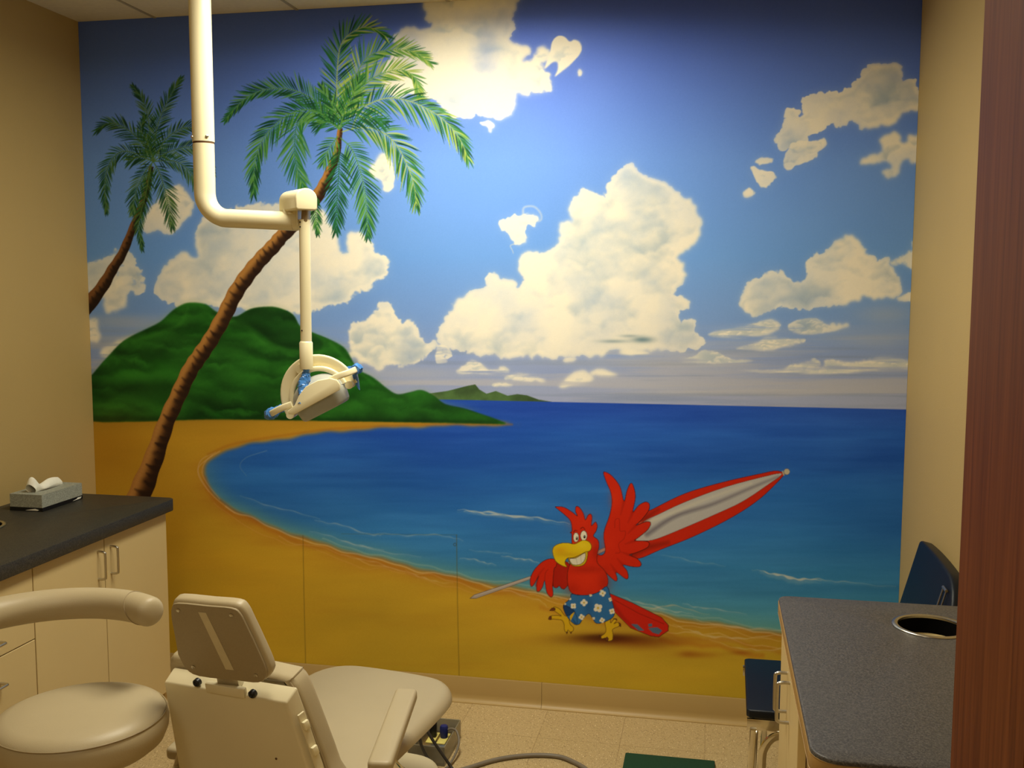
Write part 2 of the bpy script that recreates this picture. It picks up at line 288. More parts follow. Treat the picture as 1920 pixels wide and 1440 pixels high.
for cx, cy in cen:
    rr = rh.uniform(12, 52); q = box(cx - rr * 1.4, cy - rr, cx + rr * 1.4, cy + rr)
    if CAN[q].size == 0: continue
    dx = (XX[q] + NWX[q] * .8 - cx) / (rr * 1.3); dy = (YY[q] + NWY[q] * .8 - cy) / (rr * .62); d = np.sqrt(dx * dx + dy * dy)
    a = np.clip((1 - d) * 2.2, 0, 1) * hf[q] * .44
    up_ = np.clip(.5 - dy * .75 + dx * .15, 0, 1)[..., None]
    put(q, a.astype(np.float32), np.array([6, 40, 14]) * (1 - up_) + np.array([54, 136, 42]) * up_)
hp2 = np.zeros((CH, CW), np.float32); s2_, m2_ = polymask(smooth_closed([(438, 596), (468, 580), (500, 574), (524, 577), (550, 588), (574, 618), (604, 640), (596, 658), (548, 656), (508, 640), (476, 614)], 4)); hp2[s2_] = m2_
put(s, blur(hp2, 2) * hf * .46, (8, 44, 18))
for bx_, by_, br_ in [(420, 610, 30), (330, 600, 26), (480, 700, 34), (560, 700, 30), (300, 690, 40), (620, 720, 26), (380, 720, 30), (240, 700, 26), (700, 752, 26), (780, 752, 22)]: 
    q = box(bx_ - 3 * br_, by_ - 2 * br_, bx_ + 3 * br_, by_ + 2 * br_); put(q, (.30 * np.exp(-.5 * (((XX[q] - bx_) / br_) ** 2 + ((YY[q] - by_) / (br_ * .45)) ** 2)) * hf[q]).astype(np.float32), (60, 150, 44))
    q = box(bx_ - 3 * br_, by_ - br_, bx_ + 3 * br_, by_ + 3 * br_); put(q, (.34 * np.exp(-.5 * (((XX[q] - bx_ - 8) / br_) ** 2 + ((YY[q] - by_ - br_ * 1.1) / (br_ * .4)) ** 2)) * hf[q]).astype(np.float32), (6, 40, 12))
def hsh(q, w, col, a):
    P = smooth_open(q); keep = CAN.copy(); stroke(P, w, w * .5, col, None, a, w); CAN[:] = keep * (1 - hf[..., None]) + CAN * hf[..., None]
for q, w in [([(400, 592), (460, 610), (490, 640), (540, 655), (600, 662)], 10), ([(250, 640), (330, 612), (352, 580)], 8), ([(620, 645), (655, 680), (700, 720)], 8)]:
    hsh(q, w, (74, 160, 52), .30)
for q, w in [([(446, 604), (490, 618), (520, 644), (580, 650)], 18), ([(180, 786), (400, 786), (700, 788), (930, 793)], 9), ([(400, 588), (430, 596), (444, 596)], 8)]:
    hsh(q, w, (8, 42, 14), .5)
# shadow flecks on the far sand, painted cast shade of the parrot
glow(1150, 1199, 62, 7, (84, 30, 12), .85); glow(1130, 1194, 34, 4, (50, 16, 8), .5); glow(1210, 1206, 44, 8, (130, 60, 16), .45); glow(1310, 1228, 26, 4, (150, 70, 16), .35)
glow(1390, 1224, 14, 3, (150, 70, 20), .4); glow(1290, 1226, 12, 4, (150, 74, 20), .4)
glow(210, 850, 60, 50, (170, 110, 20), .35); glow(320, 960, 40, 60, (180, 120, 20), .25)

# ---- palms
def trunk(pid, pts, dark, mid, light, seed):
    P = smooth_open([(a, b) for a, b, _ in pts], 10); wd = np.interp(np.linspace(0, 1, len(P)), np.linspace(0, 1, len(pts)), [w for *_, w in pts])
    T = np.gradient(P, axis=0); T /= np.linalg.norm(T, axis=1)[:, None] + 1e-9; N = np.stack([-T[:, 1], T[:, 0]], 1)
    if N[:, 0].mean() > 0: N = -N                                   # N points left
    w2 = wd * .5 * (1 + .05 * np.sin(np.arange(len(P)) * .9))
    L = P + N * w2[:, None]; R = P - N * w2[:, None]
    s, m = polymask(np.vstack([L, R[::-1]])); put(s, m, mid, pid)
    hlp = np.zeros((CH, CW), np.float32); hlp[s] = m
    for f, c, a in [(.55, light, .7), (-.5, dark, .5), (-.80, dark, .85)]:
        Q = P + N * (w2 * f)[:, None]; W = float(np.mean(wd)) * .42
        b = box(Q[:, 0].min() - W, Q[:, 1].min() - W, Q[:, 0].max() + W, Q[:, 1].max() + W)
        X = XX[b]; Y = YY[b]; d2 = np.full(X.shape, 1e9, np.float32); ww = np.zeros(X.shape, np.float32)
        for k in range(0, len(Q)):
            d = (X - Q[k, 0]) ** 2 + (Y - Q[k, 1]) ** 2; u = d < d2; d2[u] = d[u]; ww[u] = wd[k] * .24
        mk = np.exp(-d2 / (2 * np.maximum(ww, 1.2) ** 2)) * a * hlp[b]; put(b, mk.astype(np.float32), c)
    r = np.random.default_rng(seed); k = 4; keep = CAN.copy()
    while k < len(P) - 2:                                            # ring scars
        a = P[k] - N[k] * w2[k] * .95; c = P[k] + N[k] * w2[k] * r.uniform(-.2, .75); mid_ = (a + c) / 2 + T[k] * r.uniform(1, 4)
        stroke(smooth_open([a, mid_, c], 5), wd[k] * .34, wd[k] * .06, dark, None, r.uniform(.45, .85), 3.5); q_ = P[k] - N[k] * w2[k] * r.uniform(.0, .5) + T[k] * r.uniform(-4, 4); glow(q_[0], q_[1], wd[k] * .13, wd[k] * .10, dark, r.uniform(.4, .8))
        k += max(2, int(r.uniform(.4, .7) * wd[k] / max(1.5, np.linalg.norm(P[min(k + 1, len(P) - 1)] - P[k]))))
    CAN[:] = keep * (1 - hlp[..., None]) + CAN * hlp[..., None]
def frond(pid, rib, length, seed, cols, density=4.2, droop=.35, w=2.6, alpha=.95, oneside=0):
    r = np.random.default_rng(seed); P = smooth_open(rib, 10)
    seg = np.r_[0, np.cumsum(np.linalg.norm(np.diff(P, axis=0), axis=1))]; tot = seg[-1]
    dd = np.arange(tot * .08, tot, density)
    X = np.interp(dd, seg, P[:, 0]); Y = np.interp(dd, seg, P[:, 1])
    T = np.gradient(P, axis=0); TX = np.interp(dd, seg, T[:, 0]); TY = np.interp(dd, seg, T[:, 1])
    for side in (1, -1):
        for x, y, tx, ty, d in zip(X, Y, TX, TY, dd):
            u = d / tot; n = np.hypot(tx, ty) + 1e-9; tx_, ty_ = tx / n, ty / n
            ang = np.radians((58 - 40 * u) + r.uniform(-7, 7)) * side
            dx = tx_ * np.cos(ang) - ty_ * np.sin(ang); dy = tx_ * np.sin(ang) + ty_ * np.cos(ang)
            Ln = length * 1.08 * (np.sin(np.pi * min(1, u * .76 + .16)) ** .7) * r.uniform(.75, 1.12)
            if oneside == side: Ln *= .5
            p1 = (x + dx * Ln * .5, y + dy * Ln * .5 + droop * Ln * .08); p2 = (x + dx * Ln, y + dy * Ln + droop * Ln * .38)
            c = np.array(cols[r.integers(len(cols))], float) + r.uniform(-10, 10)
            q = np.array([(x, y), p1, p2]); q = smooth_open(q, 3)
            stroke(q, w, .4, np.clip(c, 0, 255), pid, alpha, .9, profile=lambda t, w=w: w * np.clip(np.sin(np.pi * (t * .86 + .1)), 0.12, 1))
    stroke(P, 2.2, 1.0, cols[-1], pid, .9, .9)
DK, MD, LT, YL = (22, 78, 44), (44, 118, 56), (96, 158, 72), (170, 196, 92)
part(6, 'painted_palm_tree', None, 'small dark palm tree painted at the left edge'); part(7, 'painted_trunk', 6); part(8, 'painted_fronds', 6)
part(9, 'painted_palm_tree', None, 'large palm tree leaning right with bright green crown'); part(10, 'painted_trunk', 9); part(11, 'painted_fronds', 9)
trunk(7, [(284, 312, 8), (277, 350, 11), (266, 385, 13), (250, 425, 14), (230, 474, 17), (212, 503, 19), (190, 540, 23), (150, 590, 30)], (34, 22, 18), (104, 66, 36), (146, 98, 54), 3)
SD = [(20, 62, 40), (30, 80, 44), (48, 100, 50), (84, 124, 60)]
o3 = (430, 885)
for i, (rib, L, sd) in enumerate([([o3, (400, 640), (370, 530), (310, 440)], 26, 1), ([o3, (450, 700), (500, 560), (590, 400)], 28, 2), ([o3, (350, 760), (250, 680), (170, 660), (100, 700)], 30, 3), ([o3, (300, 830), (220, 840), (160, 930), (145, 1060), (155, 1180)], 24, 4), ([o3, (500, 760), (600, 690), (690, 700), (760, 760)], 26, 5), ([o3, (540, 880), (620, 920), (680, 1000), (700, 1090)], 26, 6), ([o3, (470, 960), (510, 1100), (540, 1270)], 28, 7), ([o3, (380, 950), (330, 1060), (305, 1190)], 26, 8), ([(420, 900), (385, 1080), (345, 1250), (365, 1400)], 20, 9), ([o3, (520, 830), (640, 800), (730, 840), (785, 960)], 24, 10), ([o3, (400, 780), (360, 700), (380, 620)], 20, 11), ([o3, (360, 860), (280, 880)], 26, 12)]):
    frond(8, c3(rib), L, 100 + sd, SD, 3.9, .35, 2.2)
trunk(10, [(638, 240, 9), (632, 285, 13), (621, 315, 17), (608, 345, 21), (590, 375, 24), (560, 412, 26), (530, 441, 26), (514, 460, 27), (490, 485, 28), (465, 515, 29), (440, 552, 29), (420, 593, 29), (395, 637, 29), (374, 668, 30), (356, 695, 30), (335, 740, 30), (311, 793, 31), (288, 860, 36), (262, 927, 44), (248, 965, 48)], (40, 24, 18), (146, 94, 44), (216, 158, 82), 4)
o4 = (790, 745); GG = [DK, MD, LT]; GB = [DK, MD, MD, LT, YL]
for rib, L, sd, cols, dr in [
    ([(780, 790), (725, 870), (690, 960)], 30, 1, GG, .3), ([(640, 1150), (640, 1250), (655, 1400)], 18, 2, GG, .5),
    ([(800, 740), (850, 560), (900, 400), (960, 300), (1050, 255), (1180, 245), (1280, 272), (1362, 330)], 42, 4, [MD, LT, YL, (120, 170, 70)], -.1),
    ([o4, (775, 500), (788, 270), (830, 170), (930, 108), (1010, 115), (1085, 165)], 44, 3, GB, .15),
    ([(810, 700), (880, 560), (980, 440), (1100, 382), (1200, 375), (1265, 430), (1290, 530)], 40, 5, [MD, LT, YL, (120, 170, 70)], .1),
    ([o4, (680, 600), (580, 530), (470, 492), (330, 495), (220, 540), (130, 620), (78, 685)], 34, 6, [DK, (30, 84, 44), MD, LT], -.25),
    ([(810, 700), (950, 600), (1100, 548), (1250, 575), (1400, 650), (1500, 740), (1560, 830), (1600, 930)], 44, 7, GB, .6),
    ([(800, 800), (870, 870), (920, 1000), (950, 1130), (965, 1280), (970, 1415)], 40, 8, [DK, MD, (36, 104, 60), LT], .3),
    ([(790, 840), (788, 1000), (776, 1200), (770, 1395)], 34, 9, [DK, (24, 92, 56), MD], .35),
    ([o4, (690, 640), (590, 640), (530, 700), (512, 800), (510, 900), (530, 1000), (570, 1120)], 46, 10, [MD, LT, (60, 130, 76)], .35),
    ([o4, (700, 660), (600, 622), (500, 640), (400, 705), (310, 810), (262, 950), (252, 1155)], 38, 11, [DK, MD, LT], .45),
    ([(810, 760), (880, 740), (980, 735), (1080, 775), (1160, 860), (1220, 980), (1260, 1100), (1275, 1225)], 44, 12, GB, .5),
    ([o4, (860, 690), (960, 670), (1080, 700)], 36, 13, [DK, MD], .4),
    ([o4, (760, 620), (700, 520), (680, 470)], 30, 14, GG, 0), ([o4, (830, 620), (880, 520), (920, 420)], 32, 15, GG, 0), ([o4, (720, 700), (640, 720)], 30, 16, GG, .4)]:
    frond(11, c4(rib), L, 200 + sd, cols, 4.5, dr, 2.7)

# ---- umbrella and parrot
part(12, 'painted_umbrella', None, 'closed red and grey umbrella held by the parrot'); part(13, 'painted_parrot'); part(14, 'painted_beak', 13); part(15, 'painted_shorts', 13); part(16, 'painted_foot', 13); part(19, 'painted_foot', 13); part(17, 'painted_eyes', 13); part(18, 'painted_tail', 13)
RED, RDK, OL = (212, 40, 14), (150, 22, 10), (60, 14, 10)
poly(smooth_closed(c2([(150, 1000), (230, 600), (350, 540), (700, 370), (1100, 250), (1500, 160), (1660, 130), (1740, 150), (1735, 190), (1500, 420), (1200, 620), (800, 820), (450, 960), (220, 1055), (100, 1030)]), 5), (206, 40, 16), 12, (90, 14, 10), 1.0)
poly(smooth_closed(c2([(180, 862), (250, 680), (420, 590), (700, 460), (1100, 310), (1500, 200), (1730, 158), (1560, 290), (1300, 460), (1000, 600), (700, 730), (400, 850), (250, 872)]), 5), (188, 188, 190), 12, (110, 40, 30), .7)
stroke(smooth_open(c2([(300, 800), (600, 610), (1000, 480), (1400, 310), (1690, 190)])), 9, 2, (112, 108, 122), None, .75, 7)
stroke(smooth_open(c2([(240, 700), (500, 600), (900, 440), (1400, 260)])), 9, 3, (224, 220, 200), None, .5, 7)
stroke(smooth_open(c2([(120, 1010), (300, 940), (520, 890)])), 16, 5, (120, 24, 12), None, .6, 9)
stroke(smooth_open(c2([(260, 650), (340, 590), (420, 540)])), 12, 4, (120, 24, 12), None, .55, 8)
poly(c2([(1726, 130), (1740, 128), (1758, 175), (1745, 182)]), (190, 184, 160), 12)
q = [(1780 + 31 * np.cos(a), 138 + 31 * np.sin(a)) for a in np.linspace(0, 2 * np.pi, 20)[:-1]]; poly(c2(q), (200, 192, 168), 12, (110, 100, 80), .6)
# pole
for q in [[(85, 1048), (115, 1022), (540, 880), (545, 902), (130, 1048)], [(715, 815), (830, 770), (830, 795), (718, 838)], [(1030, 695), (1100, 665), (1100, 690), (1035, 720)]]:
    poly(c1(q), (176, 166, 162), 12, (84, 76, 76), .7)
stroke(np.array(c1([(120, 1030), (540, 888)])), 1.4, 1.4, (214, 206, 196), None, .6, 1)
# tail
poly(smooth_closed(c1([(1130, 1010), (1300, 1080), (1520, 1190), (1574, 1250), (1572, 1290), (1500, 1338), (1440, 1330), (1290, 1270), (1160, 1140)]), 1), (206, 36, 20), 18, OL, 1.0)
stroke(np.array(c1([(1170, 1060), (1350, 1160), (1540, 1240)])), 1.2, 1, (120, 16, 12), None, .7, 1)
stroke(np.array(c1([(1150, 1080), (1230, 1190), (1320, 1270)])), 7, 2, (140, 20, 12), None, .5, 6)
for q in [[(1292, 1240), (1340, 1242), (1392, 1290), (1350, 1290)], [(1420, 1240), (1450, 1236), (1452, 1258), (1425, 1262)], [(1420, 1270), (1490, 1264), (1526, 1290), (1500, 1318), (1455, 1305)]]:
    poly(c1(q), (84, 110, 140), 18)
# right wing
wing = [(1030, 720), (1070, 725), (1100, 690), (1088, 560), (1130, 430), (1150, 330), (1140, 250), (1110, 180), (1086, 110), (1100, 100), (1150, 130), (1210, 210), (1240, 320), (1262, 240), (1290, 184), (1312, 210), (1326, 290), (1306, 400), (1350, 350), (1400, 325), (1430, 340), (1424, 390), (1370, 460), (1330, 500), (1400, 474), (1440, 480), (1420, 530), (1350, 590), (1320, 615), (1400, 618), (1430, 635), (1410, 670), (1330, 705), (1280, 722), (1340, 750), (1370, 790), (1350, 812), (1290, 808), (1230, 796), (1262, 840), (1272, 890), (1250, 900), (1180, 850), (1190, 900), (1176, 918), (1130, 880), (1080, 830), (1040, 800)]
poly(smooth_closed(c1(wing), 4), RED, 13, OL, 1.1)
for q in [[(1170, 520), (1175, 460), (1205, 455), (1210, 540), (1250, 545), (1240, 600), (1200, 640), (1210, 700), (1175, 710)]]:
    stroke(smooth_open(c1(q)), .9, .9, (140, 18, 10), None, .7, 1)
for q in [[(1240, 320), (1215, 420)], [(1306, 400), (1270, 480)], [(1330, 500), (1270, 560)], [(1320, 615), (1250, 640)], [(1280, 722), (1220, 700)], [(1230, 796), (1190, 750)], [(1180, 850), (1140, 790)]]:
    stroke(np.array(c1(q)), 5, 1, (160, 22, 10), None, .5, 4)
glow(*c1([(1175, 300)])[0], 8, 16, (232, 60, 20), .4); glow(*c1([(1120, 640)])[0], 10, 14, (228, 50, 18), .4)
# left wing (holding the pole)
poly(smooth_closed(c1([(710, 800), (740, 760), (830, 790), (840, 900), (800, 972), (772, 974), (755, 955), (730, 970), (705, 940)]), 4), (176, 28, 14), 13, OL, 1.0)
poly(smooth_closed(c1([(715, 830), (705, 960), (708, 1020), (690, 1038), (660, 1000), (645, 915), (630, 960), (605, 995), (585, 990), (585, 930), (600, 880), (560, 950), (540, 952), (537, 900), (570, 830), (630, 772), (690, 750), (735, 765), (730, 810)]), 4), RED, 13, OL, 1.0)
stroke(smooth_open(c1([(645, 915), (650, 860), (670, 830)])), .9, .7, (130, 18, 10), None, .8, 1)
stroke(np.array(c1([(580, 955), (600, 870), (640, 820)])), 4, 1, (160, 22, 12), None, .5, 3)
# body, head, crest
poly(smooth_closed(c1([(830, 800), (815, 870), (820, 950), (845, 1005), (900, 1022), (990, 1022), (1060, 1000), (1112, 955), (1118, 900), (1095, 840), (1040, 780), (1040, 715), (1052, 660), (1045, 610), (1010, 580), (1030, 545), (1040, 505), (1028, 475), (1010, 490), (995, 500), (1000, 440), (990, 415), (970, 425), (950, 460), (935, 410), (905, 365), (880, 360), (876, 395), (890, 430), (850, 400), (790, 365), (730, 360), (735, 372), (800, 425), (840, 470), (850, 540), (835, 555), (848, 566), (850, 640), (870, 740)]), 4), RED, 13, OL, 1.1)
glow(*c1([(960, 890)])[0], 26, 22, (232, 58, 22), .45); glow(*c1([(850, 980)])[0], 10, 8, (150, 24, 12), .3); glow(*c1([(1095, 930)])[0], 8, 14, (150, 24, 12), .35); glow(*c1([(920, 480)])[0], 16, 12, (230, 56, 22), .35)
glow(*c1([(1030, 700)])[0], 5, 10, (140, 20, 12), .4); glow(*c1([(960, 830)])[0], 24, 5, (150, 22, 12), .4)
# eyes
for cx, cy, rx, ry, px_, py_ in [(880, 590, 21, 36, 886, 598), (938, 578, 25, 38, 944, 586)]:
    poly(c1([(cx + rx * np.cos(a), cy + ry * np.sin(a)) for a in np.linspace(0, 2 * np.pi, 22)[:-1]]), (238, 234, 216), 17, (30, 14, 12), .9)
    poly(c1([(px_ + 8 * np.cos(a), py_ + 13 * np.sin(a)) for a in np.linspace(0, 2 * np.pi, 16)[:-1]]), (16, 12, 14), 17)
    poly(c1([(px_ - 2 + 3 * np.cos(a), py_ - 5 + 4 * np.sin(a)) for a in np.linspace(0, 2 * np.pi, 10)[:-1]]), (240, 240, 235), 17)
stroke(smooth_open(c1([(862, 552), (872, 538), (890, 542)])), 1.4, 1, (90, 12, 8), None, .9, 1); stroke(smooth_open(c1([(915, 525), (932, 515), (948, 532)])), 1.4, 1, (90, 12, 8), None, .9, 1)
# beak and smile
poly(smooth_closed(c1([(824, 745), (870, 740), (930, 705), (965, 690), (965, 740), (945, 790), (900, 808), (855, 802), (832, 775)]), 4), (214, 184, 30), 14, (70, 50, 10), 1.0)
poly(smooth_closed(c1([(832, 752), (880, 745), (945, 708), (948, 750), (925, 785), (885, 798), (850, 790)]), 4), (228, 224, 206), 14, (60, 44, 20), .8)
for q in [[(880, 748), (890, 790)], [(915, 728), (920, 780)]]: stroke(np.array(c1(q)), .7, .7, (150, 146, 130), None, .6, 1)
poly(smooth_closed(c1([(705, 700), (715, 660), (760, 636), (820, 632), (870, 640), (930, 612), (975, 622), (996, 655), (985, 690), (950, 700), (920, 716), (860, 742), (820, 745), (800, 765), (800, 790), (812, 812), (770, 800), (725, 765)]), 4), (232, 200, 22), 14, (80, 56, 10), 1.0)
glow(*c1([(760, 690)])[0], 9, 5, (214, 150, 20), .55); glow(*c1([(930, 650)])[0], 10, 5, (246, 222, 60), .5); glow(*c1([(820, 720)])[0], 16, 3, (200, 150, 20), .45)
# legs, feet
YLW = (218, 178, 28)
poly(smooth_closed(c1([(870, 1150), (850, 1190), (830, 1200), (835, 1240), (860, 1265), (858, 1290), (838, 1300), (820, 1285), (812, 1300), (795, 1290), (790, 1240), (770, 1210), (715, 1205), (690, 1200), (690, 1180), (740, 1175), (770, 1180), (730, 1150), (705, 1130), (720, 1112), (760, 1130), (800, 1180), (830, 1160), (845, 1135)]), 4), YLW, 16, (80, 50, 10), .9)
poly(smooth_closed(c1([(1098, 1225), (1105, 1290), (1085, 1320), (1060, 1335), (1075, 1350), (1100, 1345), (1105, 1365), (1150, 1362), (1158, 1320), (1155, 1280), (1200, 1258), (1215, 1240), (1190, 1228), (1165, 1238), (1185, 1212), (1165, 1205), (1140, 1232), (1135, 1200)]), 4), YLW, 19, (80, 50, 10), .9)
for q in [[(682, 1140), (700, 1118), (722, 1120), (725, 1136), (700, 1142)], [(672, 1205), (680, 1182), (698, 1186), (694, 1210)], [(805, 1300), (818, 1300), (812, 1316)], [(836, 1302), (850, 1296), (842, 1314)], [(1200, 1228), (1214, 1238), (1218, 1262), (1204, 1255)], [(1160, 1200), (1185, 1200), (1188, 1212)], [(1052, 1324), (1070, 1330), (1068, 1345)], [(1100, 1350), (1112, 1336), (1124, 1350), (1120, 1368), (1105, 1368)]]:
    poly(c1(q), (110, 60, 34), 19 if q[0][0] > 1000 else 16, (50, 24, 14), .6)
# shorts
poly(smooth_closed(c1([(845, 1015), (835, 1050), (786, 1100), (795, 1150), (825, 1200), (870, 1242), (905, 1240), (930, 1205), (975, 1162), (1005, 1200), (1035, 1236), (1100, 1222), (1160, 1185), (1166, 1130), (1140, 1040), (1112, 958), (1050, 1000), (980, 1022), (900, 1024)]), 3), (48, 112, 178), 15, (24, 34, 60), 1.1)
poly(smooth_closed(c1([(786, 1102), (800, 1100), (850, 1125), (872, 1152), (850, 1165), (812, 1178), (795, 1150)]), 3), (24, 66, 122), 15, (20, 30, 56), .8)
stroke(smooth_open(c1([(870, 1150), (886, 1190), (890, 1235)])), 1, .8, (20, 34, 66), None, .8, 1); stroke(smooth_open(c1([(880, 1240), (862, 1215), (850, 1190)])), 3, 1, (24, 66, 122), None, .7, 2)
poly(smooth_closed(c1([(835, 1180), (868, 1150), (860, 1175), (845, 1205), (838, 1215)]), 3), YLW, 16)
glow(*c1([(975, 1110)])[0], 6, 12, (30, 80, 140), .5)
for fx, fy, fr in [(1080, 1010, 26), (940, 1080, 28), (1045, 1120, 36), (860, 1105, 24), (922, 1188, 24), (1140, 1055, 18), (1150, 1145, 24), (1076, 1212, 22), (990, 1024, 12), (1012, 1198, 12), (836, 1052, 10), (1062, 988, 10), (798, 1090, 9)]:
    for k in range(4):
        a = k * np.pi / 2 + fx * .01
        q = [(fx + fr * .52 * np.cos(a) + fr * .46 * np.cos(t), fy + fr * .52 * np.sin(a) + fr * .46 * np.sin(t)) for t in np.linspace(0, 2 * np.pi, 12)[:-1]]
        s_, m_ = polymask(c1(q)); m_ = m_ * (IDM[s_] == 15); put(s_, m_, (232, 228, 210))
    s_, m_ = polymask(c1([(fx + fr * .26 * np.cos(t), fy + fr * .26 * np.sin(t)) for t in np.linspace(0, 2 * np.pi, 12)[:-1]])); m_ = m_ * (IDM[s_] == 15); put(s_, m_, (206, 180, 60))
# painted-over panel joints low on the wall
for q, a in [([(568, 1004), (570, 1120), (573, 1246)], .55), ([(856, 1003), (858, 1140), (861, 1272)], .6), ([(640, 1001), (857, 1003)], .25)]:
    stroke(np.array(q, float), 1.3, 1.3, (96, 84, 30), None, a, 1)
stroke(np.array([(853 + 2.6 * np.cos(t), 1021 + 2.6 * np.sin(t)) for t in np.linspace(0, 2 * np.pi, 12)]), 1, 1, (60, 70, 70), None, .8, .8)
CAN += (rng.random((CH, CW, 1)).astype(np.float32) - .5) * 5
CAN = np.clip(CAN, 0, 255)
# ---------------------------------------------------------------- helpers
SC = bpy.context.scene; COL = SC.collection; PI = math.pi
random.seed(4)
def tag(o, label=None, cat=None, group=None, kind=None):
    if label: o['label'] = label
    if cat: o['category'] = cat
    if group: o['group'] = group
    if kind: o['kind'] = kind
    return o
def thing(name, label, cat, loc=(0, 0, 0), group=None):
    o = bpy.data.objects.new(name, None); COL.objects.link(o); o.location = loc; o.empty_display_size = .05
    return tag(o, label, cat, group)
def obj(name, bm, mat, parent=None, label=None, ang=35, smooth=True):
    if not isinstance(bm, bmesh.types.BMesh): raise ValueError
    bmesh.ops.recalc_face_normals(bm, faces=bm.faces)
    if parent is not None:
        w = Vector((0, 0, 0)); p = parent
        while p is not None: w += p.location; p = p.parent
        bmesh.ops.translate(bm, verts=bm.verts, vec=-w)
    for e in bm.edges:
        e.smooth = len(e.link_faces) == 2 and e.calc_face_angle(0) < math.radians(ang)
    for f in bm.faces: f.smooth = smooth
    me = bpy.data.meshes.new(name); bm.to_mesh(me); bm.free(); me.materials.append(mat)
    o = bpy.data.objects.new(name, me); COL.objects.link(o)
    if parent is not None: o.parent = parent
    if label: o['label'] = label
    return o
def struct(name, bm, mat, label=None):
    o = obj(name, bm, mat); o['kind'] = 'structure'
    if label: o['label'] = label
    return o
def xform(bm, verts, M): bmesh.ops.transform(bm, matrix=M, verts=verts)
def box(bm, x0, x1, y0, y1, z0, z1, bev=0, seg=2, M=None):
    t = bmesh.new(); bmesh.ops.create_cube(t, size=1)
    bmesh.ops.scale(t, vec=(x1 - x0, y1 - y0, z1 - z0), verts=t.verts); bmesh.ops.translate(t, vec=((x0 + x1) / 2, (y0 + y1) / 2, (z0 + z1) / 2), verts=t.verts)
    if bev: bmesh.ops.bevel(t, geom=t.edges, offset=bev, segments=seg, profile=.5, affect='EDGES')
    if M is not None: xform(t, t.verts, M)
    merge(bm, t); return bm
def merge(bm, t):
    me = bpy.data.meshes.new('tmp'); t.to_mesh(me); t.free(); bm.from_mesh(me); bpy.data.meshes.remove(me)
def prism(bm, pts, h0, h1, bev=0, seg=3, holes=(), M=None):
    """polygon (list of (u,v)) extruded between h0 and h1 along local z, optional holes"""
    t = bmesh.new()
    def loop(ps):
        vs = [t.verts.new((a, b, h0)) for a, b in ps]
        return [t.edges.new((vs[i], vs[(i + 1) % len(vs)])) for i in range(len(vs))]
    ed = loop(pts)
    if holes:
        for h in holes: ed += loop(h)
        bmesh.ops.triangle_fill(t, use_beauty=True, edges=ed)
    else: t.faces.new([v for v in t.verts])
    r = bmesh.ops.extrude_face_region(t, geom=list(t.faces)); vs = [g for g in r['geom'] if isinstance(g, bmesh.types.BMVert)]
    bmesh.ops.translate(t, verts=vs, vec=(0, 0, h1 - h0))
    bmesh.ops.recalc_face_normals(t, faces=t.faces)
    if bev:
        es = [e for e in t.edges if len(e.link_faces) == 2 and abs(e.verts[0].co.z - e.verts[1].co.z) < 1e-6 and e.calc_face_angle(0) > .7]
        bmesh.ops.bevel(t, geom=es, offset=bev, segments=seg, profile=.5, affect='EDGES')
    if M is not None: xform(t, t.verts, M)
    merge(bm, t); return bm
def rrect(x0, x1, y0, y1, r, n=6):
    if not isinstance(r, (list, tuple)): r = [r] * 4
    out = []
    for (cx, cy, a0, rr) in ((x1, y1, 0, r[0]), (x0, y1, 90, r[1]), (x0, y0, 180, r[2]), (x1, y0, 270, r[3])):
        sx = -1 if cx == x1 else 1; sy = -1 if cy == y1 else 1
        if rr <= 0: out.append((cx, cy)); continue
        for k in range(n + 1):
            a = math.radians(a0 + 90 * k / n); out.append((cx + sx * rr + rr * math.cos(a), cy + sy * rr + rr * math.sin(a)))
    return out
def circle(cx, cy, r, n=40, ry=None): return [(cx + r * math.cos(2 * PI * k / n), cy + (ry or r) * math.sin(2 * PI * k / n)) for k in range(n)]
def catmull(P, n=8):
    P = [Vector(p) for p in P]; P = [2 * P[0] - P[1]] + P + [2 * P[-1] - P[-2]]; out = []
    for i in range(1, len(P) - 2):
        a, b, c, d = P[i - 1:i + 3]
        for k in range(n):
            t = k / n; out.append(.5 * (2 * b + (c - a) * t + (2 * a - 5 * b + 4 * c - d) * t * t + (3 * b - a - 3 * c + d) * t ** 3))
    out.append(P[-2]); return out
